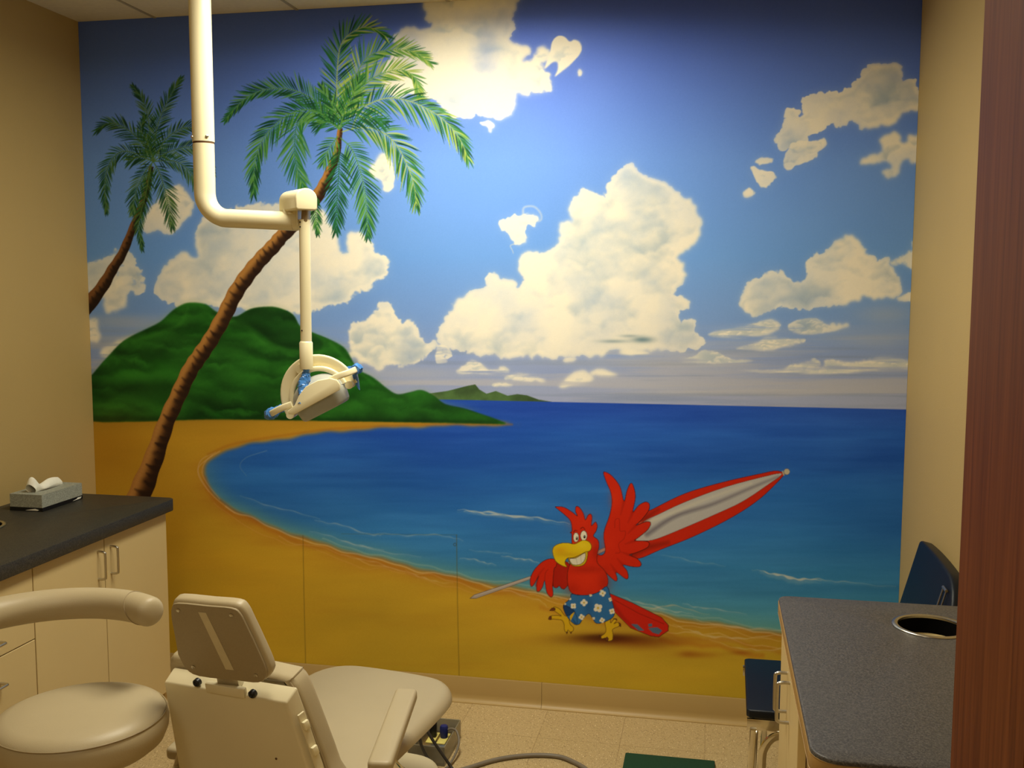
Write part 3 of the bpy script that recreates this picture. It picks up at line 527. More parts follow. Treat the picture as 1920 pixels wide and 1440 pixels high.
def tube(bm, path, r, n=16, cap=True, sq=None, rfun=None, roundcap=False):
    """swept tube; r radius, or sq=(half a, half b) for a flattened bar section"""
    P = [Vector(p) for p in path]; N = len(P); rings = []
    T = [(P[min(i + 1, N - 1)] - P[max(i - 1, 0)]).normalized() for i in range(N)]
    ref = Vector((0, 0, 1)) if abs(T[0].z) < .9 else Vector((0, 1, 0)); U = (ref - T[0] * ref.dot(T[0])).normalized()
    items = []
    for i in range(N):
        U = (U - T[i] * U.dot(T[i])).normalized(); V = T[i].cross(U); items.append((P[i], T[i], U.copy(), V, 1.0))
    if roundcap:
        a = items[0]; b = items[-1]; R0 = r if sq is None else min(sq)
        pre = [(a[0] - a[1] * R0 * .55 * math.sin(q), a[1], a[2], a[3], max(.04, math.cos(q) ** .6)) for q in (1.5, 1.2, .9, .6, .3)]
        post = [(b[0] + b[1] * R0 * .55 * math.sin(q), b[1], b[2], b[3], max(.04, math.cos(q) ** .6)) for q in (.3, .6, .9, 1.2, 1.5)]
        items = pre + items + post
    for i, (p, t, uu, vv, s) in enumerate(items):
        rr = r * s * (rfun(i / (len(items) - 1)) if rfun else 1) if sq is None else None; ring = []
        for k in range(n):
            a = 2 * PI * k / n; c, d = math.cos(a), math.sin(a)
            if sq is None: q = uu * c * rr + vv * d * rr
            else:
                e = .45; q = uu * (math.copysign(abs(c) ** e, c) * sq[0] * s) + vv * (math.copysign(abs(d) ** e, d) * sq[1] * s)
            ring.append(bm.verts.new(p + q))
        rings.append(ring)
    for a, b in zip(rings, rings[1:]):
        for k in range(n): bm.faces.new((a[k], a[(k + 1) % n], b[(k + 1) % n], b[k]))
    if cap: bm.faces.new(list(reversed(rings[0]))); bm.faces.new(rings[-1])
    return bm
def lathe(bm, prof, cx=0, cy=0, n=64, M=None, cap=True):
    t = bmesh.new(); rings = []
    for r, z in prof: rings.append([t.verts.new((cx + r * math.cos(2 * PI * k / n), cy + r * math.sin(2 * PI * k / n), z)) for k in range(n)])
    for a, b in zip(rings, rings[1:]):
        for k in range(n): t.faces.new((a[k], a[(k + 1) % n], b[(k + 1) % n], b[k]))
    if cap: t.faces.new(list(reversed(rings[0]))); t.faces.new(rings[-1])
    if M is not None: xform(t, t.verts, M)
    merge(bm, t); return bm
def screw(bm, p, axis, r=.004, h=.002):
    q = Vector(axis).to_track_quat('Z', 'Y').to_matrix().to_4x4(); q.translation = Vector(p)
    lathe(bm, [(r, -h), (r, h * .6), (r * .7, h), (r * .3, h * 1.05)], n=14, M=q)
NB_ = bmesh.new
def frame(o, ux, uy, uz):
    M = Matrix((ux, uy, uz)).transposed().to_4x4(); M.translation = Vector(o); return M

# ---------------------------------------------------------------- materials
def srgb(c): return tuple((x / 255 / 12.92 if x / 255 <= .04045 else ((x / 255 + .055) / 1.055) ** 2.4) for x in c) + (1,)
def mat(name, col, rough=.5, metal=0, spec=.5, noise_=None, bump=None, coat=0, trans=0, alpha=1, sheen=0, ior=1.45, col2=None):
    m = bpy.data.materials.new(name); m.use_nodes = True; nt = m.node_tree; b = nt.nodes['Principled BSDF']
    b.inputs['Base Color'].default_value = srgb(col); b.inputs['Roughness'].default_value = rough; b.inputs['Metallic'].default_value = metal
    b.inputs['Specular IOR Level'].default_value = spec; b.inputs['Coat Weight'].default_value = coat; b.inputs['Transmission Weight'].default_value = trans
    b.inputs['Alpha'].default_value = alpha; b.inputs['IOR'].default_value = ior
    tc = nt.nodes.new('ShaderNodeTexCoord')
    sc, amt = noise_ or (40, .06)
    n = nt.nodes.new('ShaderNodeTexNoise'); n.inputs['Scale'].default_value = sc; n.inputs['Detail'].default_value = 5
    nt.links.new(tc.outputs['Object'], n.inputs['Vector'])
    mx = nt.nodes.new('ShaderNodeMix'); mx.data_type = 'RGBA'
    mx.inputs['A'].default_value = srgb(tuple(max(0, c * (1 - amt)) for c in col)); mx.inputs['B'].default_value = srgb(tuple(min(255, c * (1 + amt)) for c in (col2 or col)))
    nt.links.new(n.outputs['Fac'], mx.inputs['Factor']); nt.links.new(mx.outputs['Result'], b.inputs['Base Color'])
    if bump:
        bs, bd = bump; n2 = nt.nodes.new('ShaderNodeTexNoise'); n2.inputs['Scale'].default_value = bs; n2.inputs['Detail'].default_value = 3; nt.links.new(tc.outputs['Object'], n2.inputs['Vector'])
        bp = nt.nodes.new('ShaderNodeBump'); bp.inputs['Strength'].default_value = bd; bp.inputs['Distance'].default_value = .002
        nt.links.new(n2.outputs['Fac'], bp.inputs['Height']); nt.links.new(bp.outputs['Normal'], b.inputs['Normal'])
    return m
WALLP = mat('painted_wall_cream', (186, 160, 104), .62, spec=.3, bump=(220, .25), noise_=(3, .02))
CEIL = mat('ceiling_tile', (232, 222, 194), .9, spec=.1, bump=(300, .35), noise_=(60, .04))
CEILG = mat('ceiling_grid_metal', (176, 164, 138), .5)
BASEB = mat('vinyl_base', (182, 154, 98), .4, spec=.4, noise_=(4, .03))
LAMN = mat('cream_laminate', (212, 188, 134), .45, spec=.35, noise_=(5, .02))
DARKG = mat('gap_shadow_brown', (96, 66, 36), .8)
SEAMM = mat('panel_joint', (120, 96, 40), .8)
STEEL = mat('brushed_steel', (196, 190, 176), .28, 1, noise_=(200, .05))
CHROME = mat('chrome', (222, 218, 206), .10, 1)
BLKM = mat('black_opening_shade', (8, 8, 8), .95, spec=.05); BLKP = mat('black_plastic', (18, 18, 20), .4)
CREAM = mat('cream_enamel', (240, 230, 192), .33, spec=.5, coat=.15, noise_=(4, .015))
PLAS = mat('cream_plastic', (226, 214, 178), .42, spec=.4, noise_=(5, .02))
VINYL = mat('beige_vinyl', (184, 168, 134), .42, spec=.45, bump=(420, .12), noise_=(6, .03))
VINYLD = mat('beige_back_plate', (160, 144, 112), .5, spec=.35, noise_=(300, .05))
STRIP = mat('pale_tape', (206, 192, 154), .5)
NAVY = mat('navy_vinyl', (13, 20, 30), .42, spec=.35, bump=(260, .2), noise_=(5, .1))
STEAM = mat('seam_thread', (156, 138, 104), .6)
FILM = mat('blue_barrier_film', (70, 130, 226), .18, spec=.6, alpha=.82, noise_=(60, .3), bump=(90, .9))
SMOKE = mat('smoky_lens_plastic', (176, 178, 172), .3, spec=.5, alpha=.86, coat=.2)
TISS = mat('white_tissue', (248, 242, 226), .85, spec=.1)
CABLE = mat('grey_cable', (122, 112, 96), .5); CABD = mat('dark_cable', (46, 42, 38), .5)
BLUEP = mat('blue_plug_plastic', (30, 42, 110), .4)
BOXM = mat('clear_grey_box', (150, 144, 124), .25, spec=.5, alpha=.75, coat=.3)
OUTL = mat('outlet_cream', (226, 212, 120), .4)
GREEN = mat('green_mat', (16, 62, 38), .85, bump=(500, .6), noise_=(200, .2))
def speckle(name, c0, c1, rough=.35, scale=420, spec=.4):
    m = mat(name, c0, rough, spec=spec); nt = m.node_tree; b = nt.nodes['Principled BSDF']; tc = nt.nodes['Texture Coordinate']
    v = nt.nodes.new('ShaderNodeTexVoronoi'); v.inputs['Scale'].default_value = scale; nt.links.new(tc.outputs['Object'], v.inputs['Vector'])
    n = nt.nodes.new('ShaderNodeTexNoise'); n.inputs['Scale'].default_value = scale * .5; nt.links.new(tc.outputs['Object'], n.inputs['Vector'])
    sp = nt.nodes.new('ShaderNodeSeparateColor'); nt.links.new(v.outputs['Color'], sp.inputs['Color'])
    mx = nt.nodes.new('ShaderNodeMix'); mx.data_type = 'RGBA'; mx.inputs['A'].default_value = srgb(c0); mx.inputs['B'].default_value = srgb(c1)
    ad = nt.nodes.new('ShaderNodeMath'); ad.operation = 'MULTIPLY'; nt.links.new(sp.outputs[0], ad.inputs[0]); nt.links.new(n.outputs['Fac'], ad.inputs[1])
    a2 = nt.nodes.new('ShaderNodeMath'); a2.operation = 'MULTIPLY'; a2.inputs[1].default_value = 1.6; nt.links.new(ad.outputs[0], a2.inputs[0])
    nt.links.new(a2.outputs[0], mx.inputs['Factor']); nt.links.new(mx.outputs['Result'], b.inputs['Base Color']); return m
CTOP = speckle('dark_speckled_laminate', (40, 38, 34), (74, 70, 60), .48)
CTOPR = speckle('grey_speckled_laminate', (62, 60, 60), (108, 103, 98), .45)
CEDGE = mat('tan_counter_edge', (166, 130, 74), .5)
GALV = speckle('grey_marbled_card', (140, 142, 130), (176, 178, 164), .6, 330)
def wood():
    m = mat('reddish_wood_veneer', (96, 46, 22), .55, spec=.1); nt = m.node_tree; b = nt.nodes['Principled BSDF']; tc = nt.nodes['Texture Coordinate']
    mp = nt.nodes.new('ShaderNodeMapping'); mp.inputs['Scale'].default_value = (34, 34, 1.3); nt.links.new(tc.outputs['Object'], mp.inputs['Vector'])
    n = nt.nodes.new('ShaderNodeTexNoise'); n.inputs['Scale'].default_value = 2.2; n.inputs['Detail'].default_value = 8; n.inputs['Distortion'].default_value = .6; nt.links.new(mp.outputs['Vector'], n.inputs['Vector'])
    r = nt.nodes.new('ShaderNodeValToRGB'); r.color_ramp.elements[0].position = .3; r.color_ramp.elements[0].color = srgb((92, 48, 20)); r.color_ramp.elements[1].position = .72; r.color_ramp.elements[1].color = srgb((118, 66, 30))
    nt.links.new(n.outputs['Fac'], r.inputs['Fac']); nt.links.new(r.outputs['Color'], b.inputs['Base Color']); return m
WOOD = wood()
def floor_mat():
    m = mat('vinyl_tile', (212, 188, 142), .36, spec=.4); nt = m.node_tree; b = nt.nodes['Principled BSDF']; tc = nt.nodes['Texture Coordinate']; L = nt.links
    base = nt.nodes['Mix'].outputs['Result']
    br = nt.nodes.new('ShaderNodeTexBrick'); br.offset = 0; br.inputs['Scale'].default_value = 1; br.inputs['Mortar Size'].default_value = .0009; br.inputs['Mortar Smooth'].default_value = .6
    br.inputs['Brick Width'].default_value = .3048; br.inputs['Row Height'].default_value = .3048
    mp = nt.nodes.new('ShaderNodeMapping'); mp.inputs['Location'].default_value = (-.1378, .27, 0); L.new(tc.outputs['Object'], mp.inputs['Vector']); L.new(mp.outputs['Vector'], br.inputs['Vector'])
    br.inputs['Color1'].default_value = srgb((198, 174, 128)); br.inputs['Color2'].default_value = srgb((192, 168, 122)); br.inputs['Mortar'].default_value = srgb((132, 106, 66))
    def flecks(scale, lo, col, prev, st=(1, 3, 1)):
        mp2 = nt.nodes.new('ShaderNodeMapping'); mp2.inputs['Scale'].default_value = st; mp2.inputs['Rotation'].default_value = (0, 0, scale * .01); L.new(tc.outputs['Object'], mp2.inputs['Vector'])
        n = nt.nodes.new('ShaderNodeTexNoise'); n.inputs['Scale'].default_value = scale; n.inputs['Detail'].default_value = 3; L.new(mp2.outputs['Vector'], n.inputs['Vector'])
        r = nt.nodes.new('ShaderNodeMapRange'); r.inputs['From Min'].default_value = lo; r.inputs['From Max'].default_value = lo + .05; L.new(n.outputs['Fac'], r.inputs['Value'])
        mx = nt.nodes.new('ShaderNodeMix'); mx.data_type = 'RGBA'; L.new(r.outputs['Result'], mx.inputs['Factor']); L.new(prev, mx.inputs['A']); mx.inputs['B'].default_value = srgb(col); return mx.outputs['Result']
    c = flecks(90, .61, (120, 92, 60), br.outputs['Color']); c = flecks(70, .62, (232, 214, 172), c, (3, 1, 1)); c = flecks(120, .63, (96, 76, 54), c, (2.5, 1, 1))
    L.new(c, b.inputs['Base Color']); return m
FLOORM = floor_mat()

# ---------------------------------------------------------------- camera
cam = bpy.data.cameras.new('camera'); co = bpy.data.objects.new('camera', cam); COL.objects.link(co); SC.camera = co
CAMP = np.array([2.5748, -3.7997, 1.6589]); F_, YAW, PIT, ROL = 1882.3, -.1975, .0954, .0019
_w = np.array([math.sin(YAW) * math.cos(PIT), math.cos(YAW) * math.cos(PIT), -math.sin(PIT)]); _r0 = np.array([math.cos(YAW), -math.sin(YAW), 0]); _u0 = np.cross(_r0, _w)
_r = math.cos(ROL) * _r0 + math.sin(ROL) * _u0; _u = -math.sin(ROL) * _r0 + math.cos(ROL) * _u0
Mc = Matrix(((_r[0], _u[0], -_w[0], CAMP[0]), (_r[1], _u[1], -_w[1], CAMP[1]), (_r[2], _u[2], -_w[2], CAMP[2]), (0, 0, 0, 1)))
co.matrix_world = Mc; cam.sensor_width = 36; cam.lens = 36 * F_ / 1920; cam.clip_start = .05

# ---------------------------------------------------------------- room shell
W, H, YB = 3.263, 2.74, -4.9
b = NB_(); box(b, -.1, W + .1, YB, .1, -.1, 0); struct('floor', b, FLOORM, 'speckled cream vinyl tile floor')
b = NB_(); box(b, -.1, W + .1, YB, .1, H, H + .1); struct('ceiling', b, CEIL, 'cream acoustic tile ceiling')
b = NB_(); box(b, -.1, 0, YB, .1, 0, H); struct('wall_left', b, WALLP, 'plain tan painted wall on the left')
b = NB_(); box(b, W, W + .1, YB, .1, 0, H); struct('wall_right', b, WALLP, 'plain tan painted wall on the right')
b = NB_(); box(b, 0, W, .004, .1, 0, H); struct('wall_back', b, WALLP, 'end wall that carries the beach mural')
b = NB_(); box(b, -.1, W + .1, YB - .1, YB, 0, H); struct('wall_front', b, WALLP)
def cove(name, p0, p1, nrm):
    """vinyl cove base: straight face with a small flared foot; drawn from p0 to p1 along the wall"""
    prof = [(0, 0), (.024, 0), (.024, .003), (.013, .009), (.0075, .018), (.005, .032), (.005, .098), (.003, .102), (0, .102)]
    b = NB_(); A = []
    for p in (p0, p1): A.append([b.verts.new((p[0] + nrm[0] * d, p[1] + nrm[1] * d, z)) for d, z in prof])
    n = len(prof)
    for k in range(n): b.faces.new((A[0][k], A[0][(k + 1) % n], A[1][(k + 1) % n], A[1][k]))
    b.faces.new(A[0]); b.faces.new(A[1]); return struct(name, b, BASEB, 'tan vinyl cove base')
cove('baseboard_back', (0, -.0005), (1.9375, -.0005), (0, -1)); cove('baseboard_back', (1.9388, -.0005), (W, -.0005), (0, -1))
cove('baseboard_left', (0.0005, -.02), (0.0005, -.33), (1, 0)); cove('baseboard_right', (W - .0005, -.02), (W - .0005, -1.0), (-1, 0))
b = NB_()
for k in range(5): x = .345 + .61 * k; box(b, x - .006, x + .006, YB, 0, H - .003, H)
for k in range(8): y = -.62 - .61 * k; box(b, 0, W, y - .006, y + .006, H - .003, H)
struct('trim_1', b, CEILG, 'ceiling tile grid lines')

# ---------------------------------------------------------------- mural mesh
def build_mural():
    NX, NY = 1640, 1330; z0, z1 = .1022, H - .0005
    gx = np.linspace(.0005, W - .0005, NX); gz = np.linspace(z0, z1, NY)
    X, Z = np.meshgrid(gx, gz); P = np.stack([X - CAMP[0], np.zeros_like(X) - CAMP[1], Z - CAMP[2]], -1)
    d = P @ _w; px = 960 + F_ * (P @ _r) / d; py = 720 - F_ * (P @ _u) / d
    j = np.clip(px - CX0, 0, CW - 1.001); i = np.clip(py - CY0, 0, CH - 1.001); i0 = i.astype(int); j0 = j.astype(int); ti = (i - i0)[..., None]; tj = (j - j0)[..., None]
    LC = lin(CAN)
    C = LC[i0, j0] * (1 - ti) * (1 - tj) + LC[i0 + 1, j0] * ti * (1 - tj) + LC[i0, j0 + 1] * (1 - ti) * tj + LC[i0 + 1, j0 + 1] * ti * tj
    ID = IDM[np.round(i).astype(int), np.round(j).astype(int)]
    FID = ID[:-1, :-1]; idx = np.arange(NX * NY).reshape(NY, NX)
    Q = np.stack([idx[:-1, :-1], idx[:-1, 1:], idx[1:, 1:], idx[1:, :-1]], -1).reshape(-1, 4); FID = FID.reshape(-1)
    CO = np.stack([X, np.zeros_like(X), Z], -1).reshape(-1, 3); CC = C.reshape(-1, 3)
    m = bpy.data.materials.new('mural_paint'); m.use_nodes = True; nt = m.node_tree; bs = nt.nodes['Principled BSDF']
    at = nt.nodes.new('ShaderNodeAttribute'); at.attribute_name = 'paint'
    nt.links.new(at.outputs['Color'], bs.inputs['Base Color']); bs.inputs['Roughness'].default_value = .55; bs.inputs['Specular IOR Level'].default_value = .2
    tc = nt.nodes.new('ShaderNodeTexCoord'); n = nt.nodes.new('ShaderNodeTexNoise'); n.inputs['Scale'].default_value = 160; nt.links.new(tc.outputs['Object'], n.inputs['Vector'])
    bp = nt.nodes.new('ShaderNodeBump'); bp.inputs['Strength'].default_value = .12; bp.inputs['Distance'].default_value = .001; nt.links.new(n.outputs['Fac'], bp.inputs['Height']); nt.links.new(bp.outputs['Normal'], bs.inputs['Normal'])
    root = thing('beach_mural', 'floor to ceiling beach mural with palms, green hill and red parrot covering the end wall', 'mural')
    made = {}
    for pid in sorted(PARTS):
        name, par, lab = PARTS[pid]; parent = made.get(par, root) if par else root
        sel = FID == pid
        q = Q[sel]
        if len(q) == 0:
            if any(p[1] == pid for p in PARTS.values()):
                o = bpy.data.objects.new(name, None); COL.objects.link(o); o.parent = parent; made[pid] = o
                if lab: o['label'] = lab
            continue
        u, inv = np.unique(q.reshape(-1), return_inverse=True)
        me = bpy.data.meshes.new(name); me.vertices.add(len(u)); me.vertices.foreach_set('co', CO[u].astype(np.float32).ravel())
        nf = len(q); me.loops.add(nf * 4); me.loops.foreach_set('vertex_index', inv.astype(np.int32)); me.polygons.add(nf)
        me.polygons.foreach_set('loop_start', (np.arange(nf) * 4).astype(np.int32)); me.update(calc_edges=True)
        ca = me.color_attributes.new('paint', 'FLOAT_COLOR', 'POINT'); ca.data.foreach_set('color', np.concatenate([CC[u], np.ones((len(u), 1))], 1).astype(np.float32).ravel())
        me.materials.append(m); o = bpy.data.objects.new(name, me); COL.objects.link(o); o.parent = parent; made[pid] = o
        if lab: o['label'] = lab
build_mural()

# ---------------------------------------------------------------- shared joinery parts
def pull(name, parent, x, y, z, out, horizontal=False, L=.096, mt=STEEL):
    """bent wire pull on a cabinet face at x; out = +1/-1 projecting direction"""
    b = NB_(); d = .028 * out; r = .012; h = L / 2
    raw = [(0, -h), (d * .55, -h), (d * .9, -h + r * .25), (d, -h + r), (d, h - r), (d * .9, h - r * .25), (d * .55, h), (0, h)]
    pts = [(x + a, y + s, z) if horizontal else (x + a, y, z + s) for a, s in raw]
    path = catmull(pts, 5); tube(b, path, .0042, 10); return obj(name, b, mt, parent, ang=50)
def chute(parent, cx, cy, z, r, depth=.04):
    b = NB_(); lathe(b, [(r + .004, z - .002), (r + .010, z + .001), (r + .009, z + .003), (r + .002, z + .004), (r - .003, z + .002), (r - .003, z - .004)], cx, cy, 56, cap=False)
    ring = obj('chute_ring', b, STEEL, parent, 'brushed steel ring of the waste opening', ang=60)
    b = NB_(); lathe(b, [(r - .003, z - .003), (r - .004, z - depth), (.002, z - depth)], cx, cy, 56, cap=False); obj('chute_sleeve', b, BLKM, ring, ang=60)  # shallow cup; the darkness of a deep opening is put into its black

# ---- left run: two base cabinets, worktop
XF = .53
def cab_body(bm, x0, x1, y0, y1, z0, z1): box(bm, x0, x1, y0, y1, z0, z1, .001, 1)
door_c = thing('base_cabinet', 'cream two door base cabinet at the far end of the left counter', 'cabinet', (.27, -.74, 0))
b = NB_(); box(b, .003, XF - .020, -1.118, -.362, .09, .805); box(b, .003, XF - .02, -.362, -.345, .0, .805); box(b, .05, XF - .07, -1.118, -.37, 0, .09); obj('body', b, LAMN, door_c)
for y0, y1, hy in ((-.7445, -.347, -.712), (-1.117, -.7485, -.786)):
    b = NB_(); box(b, XF - .018, XF, y0, y1, .10, .803, .0012, 1); d = obj('door', b, LAMN, door_c); pull('handle', d, XF, hy, .712, 1)
b = NB_(); box(b, XF - .0205, XF - .0195, -1.118, -.345, .095, .805); obj('door_gap', b, DARKG, door_c)
drw = thing('base_cabinet', 'cream drawer cabinet of the left counter behind the stool', 'cabinet', (.27, -1.43, 0))
b = NB_(); box(b, .003, XF - .02, -1.74, -1.1195, .09, .805); box(b, .05, XF - .07, -1.74, -1.1195, 0, .09); obj('body', b, LAMN, drw)
for z0, z1, hz in ((.573, .803, .618), (.34, .5695, .492), (.10, .3365, .25)):
    b = NB_(); box(b, XF - .018, XF, -1.738, -1.1215, z0, z1, .0012, 1); d = obj('drawer', b, LAMN, drw); pull('handle', d, XF, -1.33, hz, 1, True)
b = NB_(); box(b, XF - .0205, XF - .0195, -1.74, -1.12, .095, .805); obj('drawer_gap', b, DARKG, drw)
wt = thing('worktop', 'dark speckled laminate worktop along the left wall with tissue box', 'worktop', (.28, -1.1, .852))
hole = circle(.145, -.888, .084, 44)
b = NB_(); prism(b, rrect(.002, .559, -1.765, -.320, [.03, 0, 0, 0]), .806, .852, .003, 2, holes=[hole]); obj('top', b, CTOP, wt)
chute(wt, .145, -.888, .852, .083)

# ---- tissue box
tb = thing('tissue_box', 'grey marbled tissue box with black base band on the left worktop', 'tissue box', (.153, -.5265, .8525))
b = NB_(); slot = [(.153 + .020 * math.cos(a), -.5265 + .078 * math.sin(a)) for a in [2 * PI * k / 24 for k in range(24)]]
prism(b, rrect(.087, .219, -.644, -.409, .001, 1), .8665, .9135, 0, 1, holes=[slot]); obj('carton', b, GALV, tb)
b = NB_(); box(b, .0865, .2195, -.6445, -.4085, .8525, .8665); obj('base_band', b, BLKP, tb, 'black printed band around the foot of the box')
for (u0, w) in ((-.622, .02), (-.452, .026)):
    b = NB_()
    if u0 < -.6: prism(b, [(.150, .8560), (.200, .8555), (.206, .8585), (.190, .8625), (.178, .8605)], 0, .0006, M=frame((0, -.6449, 0), (1, 0, 0), (0, 0, 1), (0, -1, 0)))
    else: prism(b, [(-.470, .8555), (-.425, .8560), (-.416, .8620), (-.438, .8628), (-.446, .8590)], 0, .0006, M=frame((.2197, 0, 0), (0, 1, 0), (0, 0, 1), (1, 0, 0)))
    obj('printed_swoosh', b, TISS, tb, 'small white swoosh print')
def sheet(name, rows, m, parent, th=.0012, sub=1):
    b = NB_(); V = [[b.verts.new(p) for p in r] for r in rows]
    for a, c in zip(V, V[1:]):
        for k in range(len(a) - 1): b.faces.new((a[k], a[k + 1], c[k + 1], c[k]))
    o = obj(name, b, m, parent, ang=50)
    s = o.modifiers.new('subdivide', 'SUBSURF'); s.levels = s.render_levels = 2
    s = o.modifiers.new('thick', 'SOLIDIFY'); s.thickness = th; return o
rows = []
prof = [(-.618, .020, .050), (-.604, .064, .034), (-.580, .008, .056), (-.545, .014, .044), (-.515, .024, .036), (-.480, .026, .034), (-.455, .018, .026)]
for i, (y, hgt, wd) in enumerate(prof):
    zt = .9135 + hgt + .012; w2 = wd * .5
    rows.append([(.153 + .006, y + .012, .908), (.153 + w2 * .9, y + .01, .917 + hgt * .25), (.153 + w2 * .45 + .004 * math.sin(i * 2), y, zt - .006), (.153 - w2 * .2, y - .004, zt + .003 * math.cos(i * 3)), (.153 - w2 * .8, y, zt - .010), (.153 - w2 * 1.05, y + .008, .917 + hgt * .2), (.153 - .008, y + .012, .908)])
sheet('tissue', rows, TISS, tb)

# ---- right run
XR = 2.767
rc = thing('base_cabinet', 'cream two door base cabinet under the right counter', 'cabinet', (3.0, -1.42, 0))
b = NB_(); box(b, XR + .020, W - .003, -1.690, -1.180, .09, .820); box(b, XR + .07, W - .003, -1.690, -1.18, 0, .09); box(b, XR + .018, W - .003, -1.1795, -1.162, 0, .820); obj('body', b, LAMN, rc)
for y0, y1, hy in ((-1.4125, -1.163, -1.378), (-1.689, -1.4155, -1.458)):
    b = NB_(); box(b, XR, XR + .018, y0, y1, .10, .818, .0012, 1); d = obj('door', b, LAMN, rc); pull('handle', d, XR, hy, .690 if hy > -1.4 else .697, -1)
b = NB_(); box(b, XR + .0183, XR + .0195, -1.69, -1.162, .095, .82); obj('door_gap', b, DARKG, rc)
rp = thing('base_cabinet', 'recessed cream cabinet end under the near end of the right counter', 'cabinet', (3.0, -1.86, 0))
b = NB_(); box(b, XR + .03, W - .003, -2.03, -1.692, .0, .820); obj('body', b, LAMN, rp)
b = NB_(); box(b, XR + .0285, XR + .03, -2.02, -1.70, .10, .80, .0005, 1); obj('panel', b, LAMN, rp)
wr = thing('worktop', 'grey speckled worktop on the right with round waste opening', 'worktop', (3.0, -1.63, .86))
b = NB_(); prism(b, rrect(2.756, W - .002, -2.085, -1.150, [0, .028, .05, .05]), .8215, .860, .004, 3, holes=[circle(3.096, -1.330, .078, 44)]); top = obj('top', b, CTOPR, wr)
b = NB_(); prism(b, rrect(2.7548, W - .004, -2.0862, -1.1488, [0, .029, .051, .051]), .8225, .852, .003, 2, holes=[rrect(2.7575, W - .006, -2.0835, -1.1515, [0, .0265, .0485, .0485])]); obj('edge_band', b, CEDGE, wr, 'tan edge band of the worktop')
chute(wr, 3.096, -1.330, .860, .077)
rows = [[(3.094 + .010 * j + .002 * math.sin(i * 3 + j), -1.66 + .016 * i, .8605 + .007 * abs(math.sin(i * 1.7 + j * 1.1)) + (.012 if i == 1 and j > 1 else 0)) for j in range(8)] for i in range(4)]
ct = sheet('crumpled_tissue', rows, TISS, None, .001); tag(ct, 'small white crumpled tissue on the right worktop beside the wood panel', 'tissue')

# ---- tall wooden panel
wp = thing('tall_cabinet', 'tall reddish brown wood veneered cabinet in the right foreground', 'cabinet', (3.25, -2.34, 0))
b = NB_(); box(b, 2.984, W - .002, -2.52, -2.15, .0, H - .004, .0015, 1); obj('side_panel', b, WOOD, wp)
b = NB_(); box(b, 2.96, 2.9835, -2.515, -2.155, .1, H - .06, .0015, 1); obj('door', b, WOOD, wp)

# ---- blue side chair
bc = thing('side_chair', 'navy vinyl side chair with chrome frame between the right counter and mural', 'chair', (2.92, -.735, 0))
b = NB_(); prism(b, [(2.710, -.512), (2.698, -.52), (2.692, -.922), (2.700, -.932), (3.17, -.932), (3.17, -.505)], .426, .450, .006, 3)
for v in b.verts:
    if v.co.z > .44: v.co.z += .010 * (1 - ((v.co.x - 2.93) / .26) ** 2) * (1 - ((v.co.y + .735) / .25) ** 2)
obj('seat', b, NAVY, bc)
def tiltM(): return frame((3.18, 0, .667), (0, 1, 0), Vector((.26, 0, 1)).normalized(), Vector((-1, 0, .26)).normalized())
b = NB_(); t = NB_(); prism(t, rrect(-1.02, -.497, -.17, .208, [.012, .12, .03, .03], 7), -.040, .004, .010, 3)
bmesh.ops.subdivide_edges(t, edges=[e for e in t.edges if abs(e.verts[0].co.x - e.verts[1].co.x) > .2], cuts=10)
for v in t.verts:
    k = 1 - ((v.co.x + .74) / .25) ** 2; v.co.z += .006 * k; v.co.y += .012 * max(0, k) * (1 if v.co.y > .1 else 0)
xform(t, t.verts, tiltM()); merge(b, t); obj('backrest', b, NAVY, bc)
M_ = tiltM()
for s in (-.915, -.950): b = NB_(); tube(b, [M_ @ Vector((s, .175, .012)), M_ @ Vector((s, 0, .012)), M_ @ Vector((s, -.17, .012)), M_ @ Vector((s, -.26, .006))], .0028, 8); obj('back_bracket', b, STEEL, bc, 'steel bracket up the side of the backrest')
b = NB_(); tube(b, [M_ @ Vector((a, .175, .012)) for a in (-.912, -.953)], .0045, 8); obj('bracket_rod', b, STEEL, bc)
b = NB_()
for y in (-.927, -.515): tube(b, [(2.694, y, .408), (3.14, y, .408), (3.185, y, .425)], .01, 12, sq=(.017, .006))
tube(b, [(2.712, -.92, .408), (2.712, -.52, .408)], .01, 12, sq=(.014, .005)); obj('seat_rail', b, CHROME, bc)
for y, dx in ((-.932, 0), (-.510, .062)):
    b = NB_(); tube(b, catmull([(2.712 + dx, y, .395), (2.706 + dx, y, .25), (2.698 + dx, y, .006)], 6), .01, 12, sq=(.011, .010)); obj('leg', b, CHROME, bc)
    b = NB_(); tube(b, catmull([(2.80, y, .385), (2.765, y, .372), (2.742, y, .335), (2.738, y, .28), (2.735, y, .16), (2.732, y, .02)], 6), .01, 12, sq=(.012, .006)); obj('brace', b, CHROME, bc)
    b = NB_(); tube(b, catmull([(3.10, y, .385), (3.15, y, .25), (3.225, y, .006)], 6), .01, 12, sq=(.012, .006)); obj('leg', b, CHROME, bc)

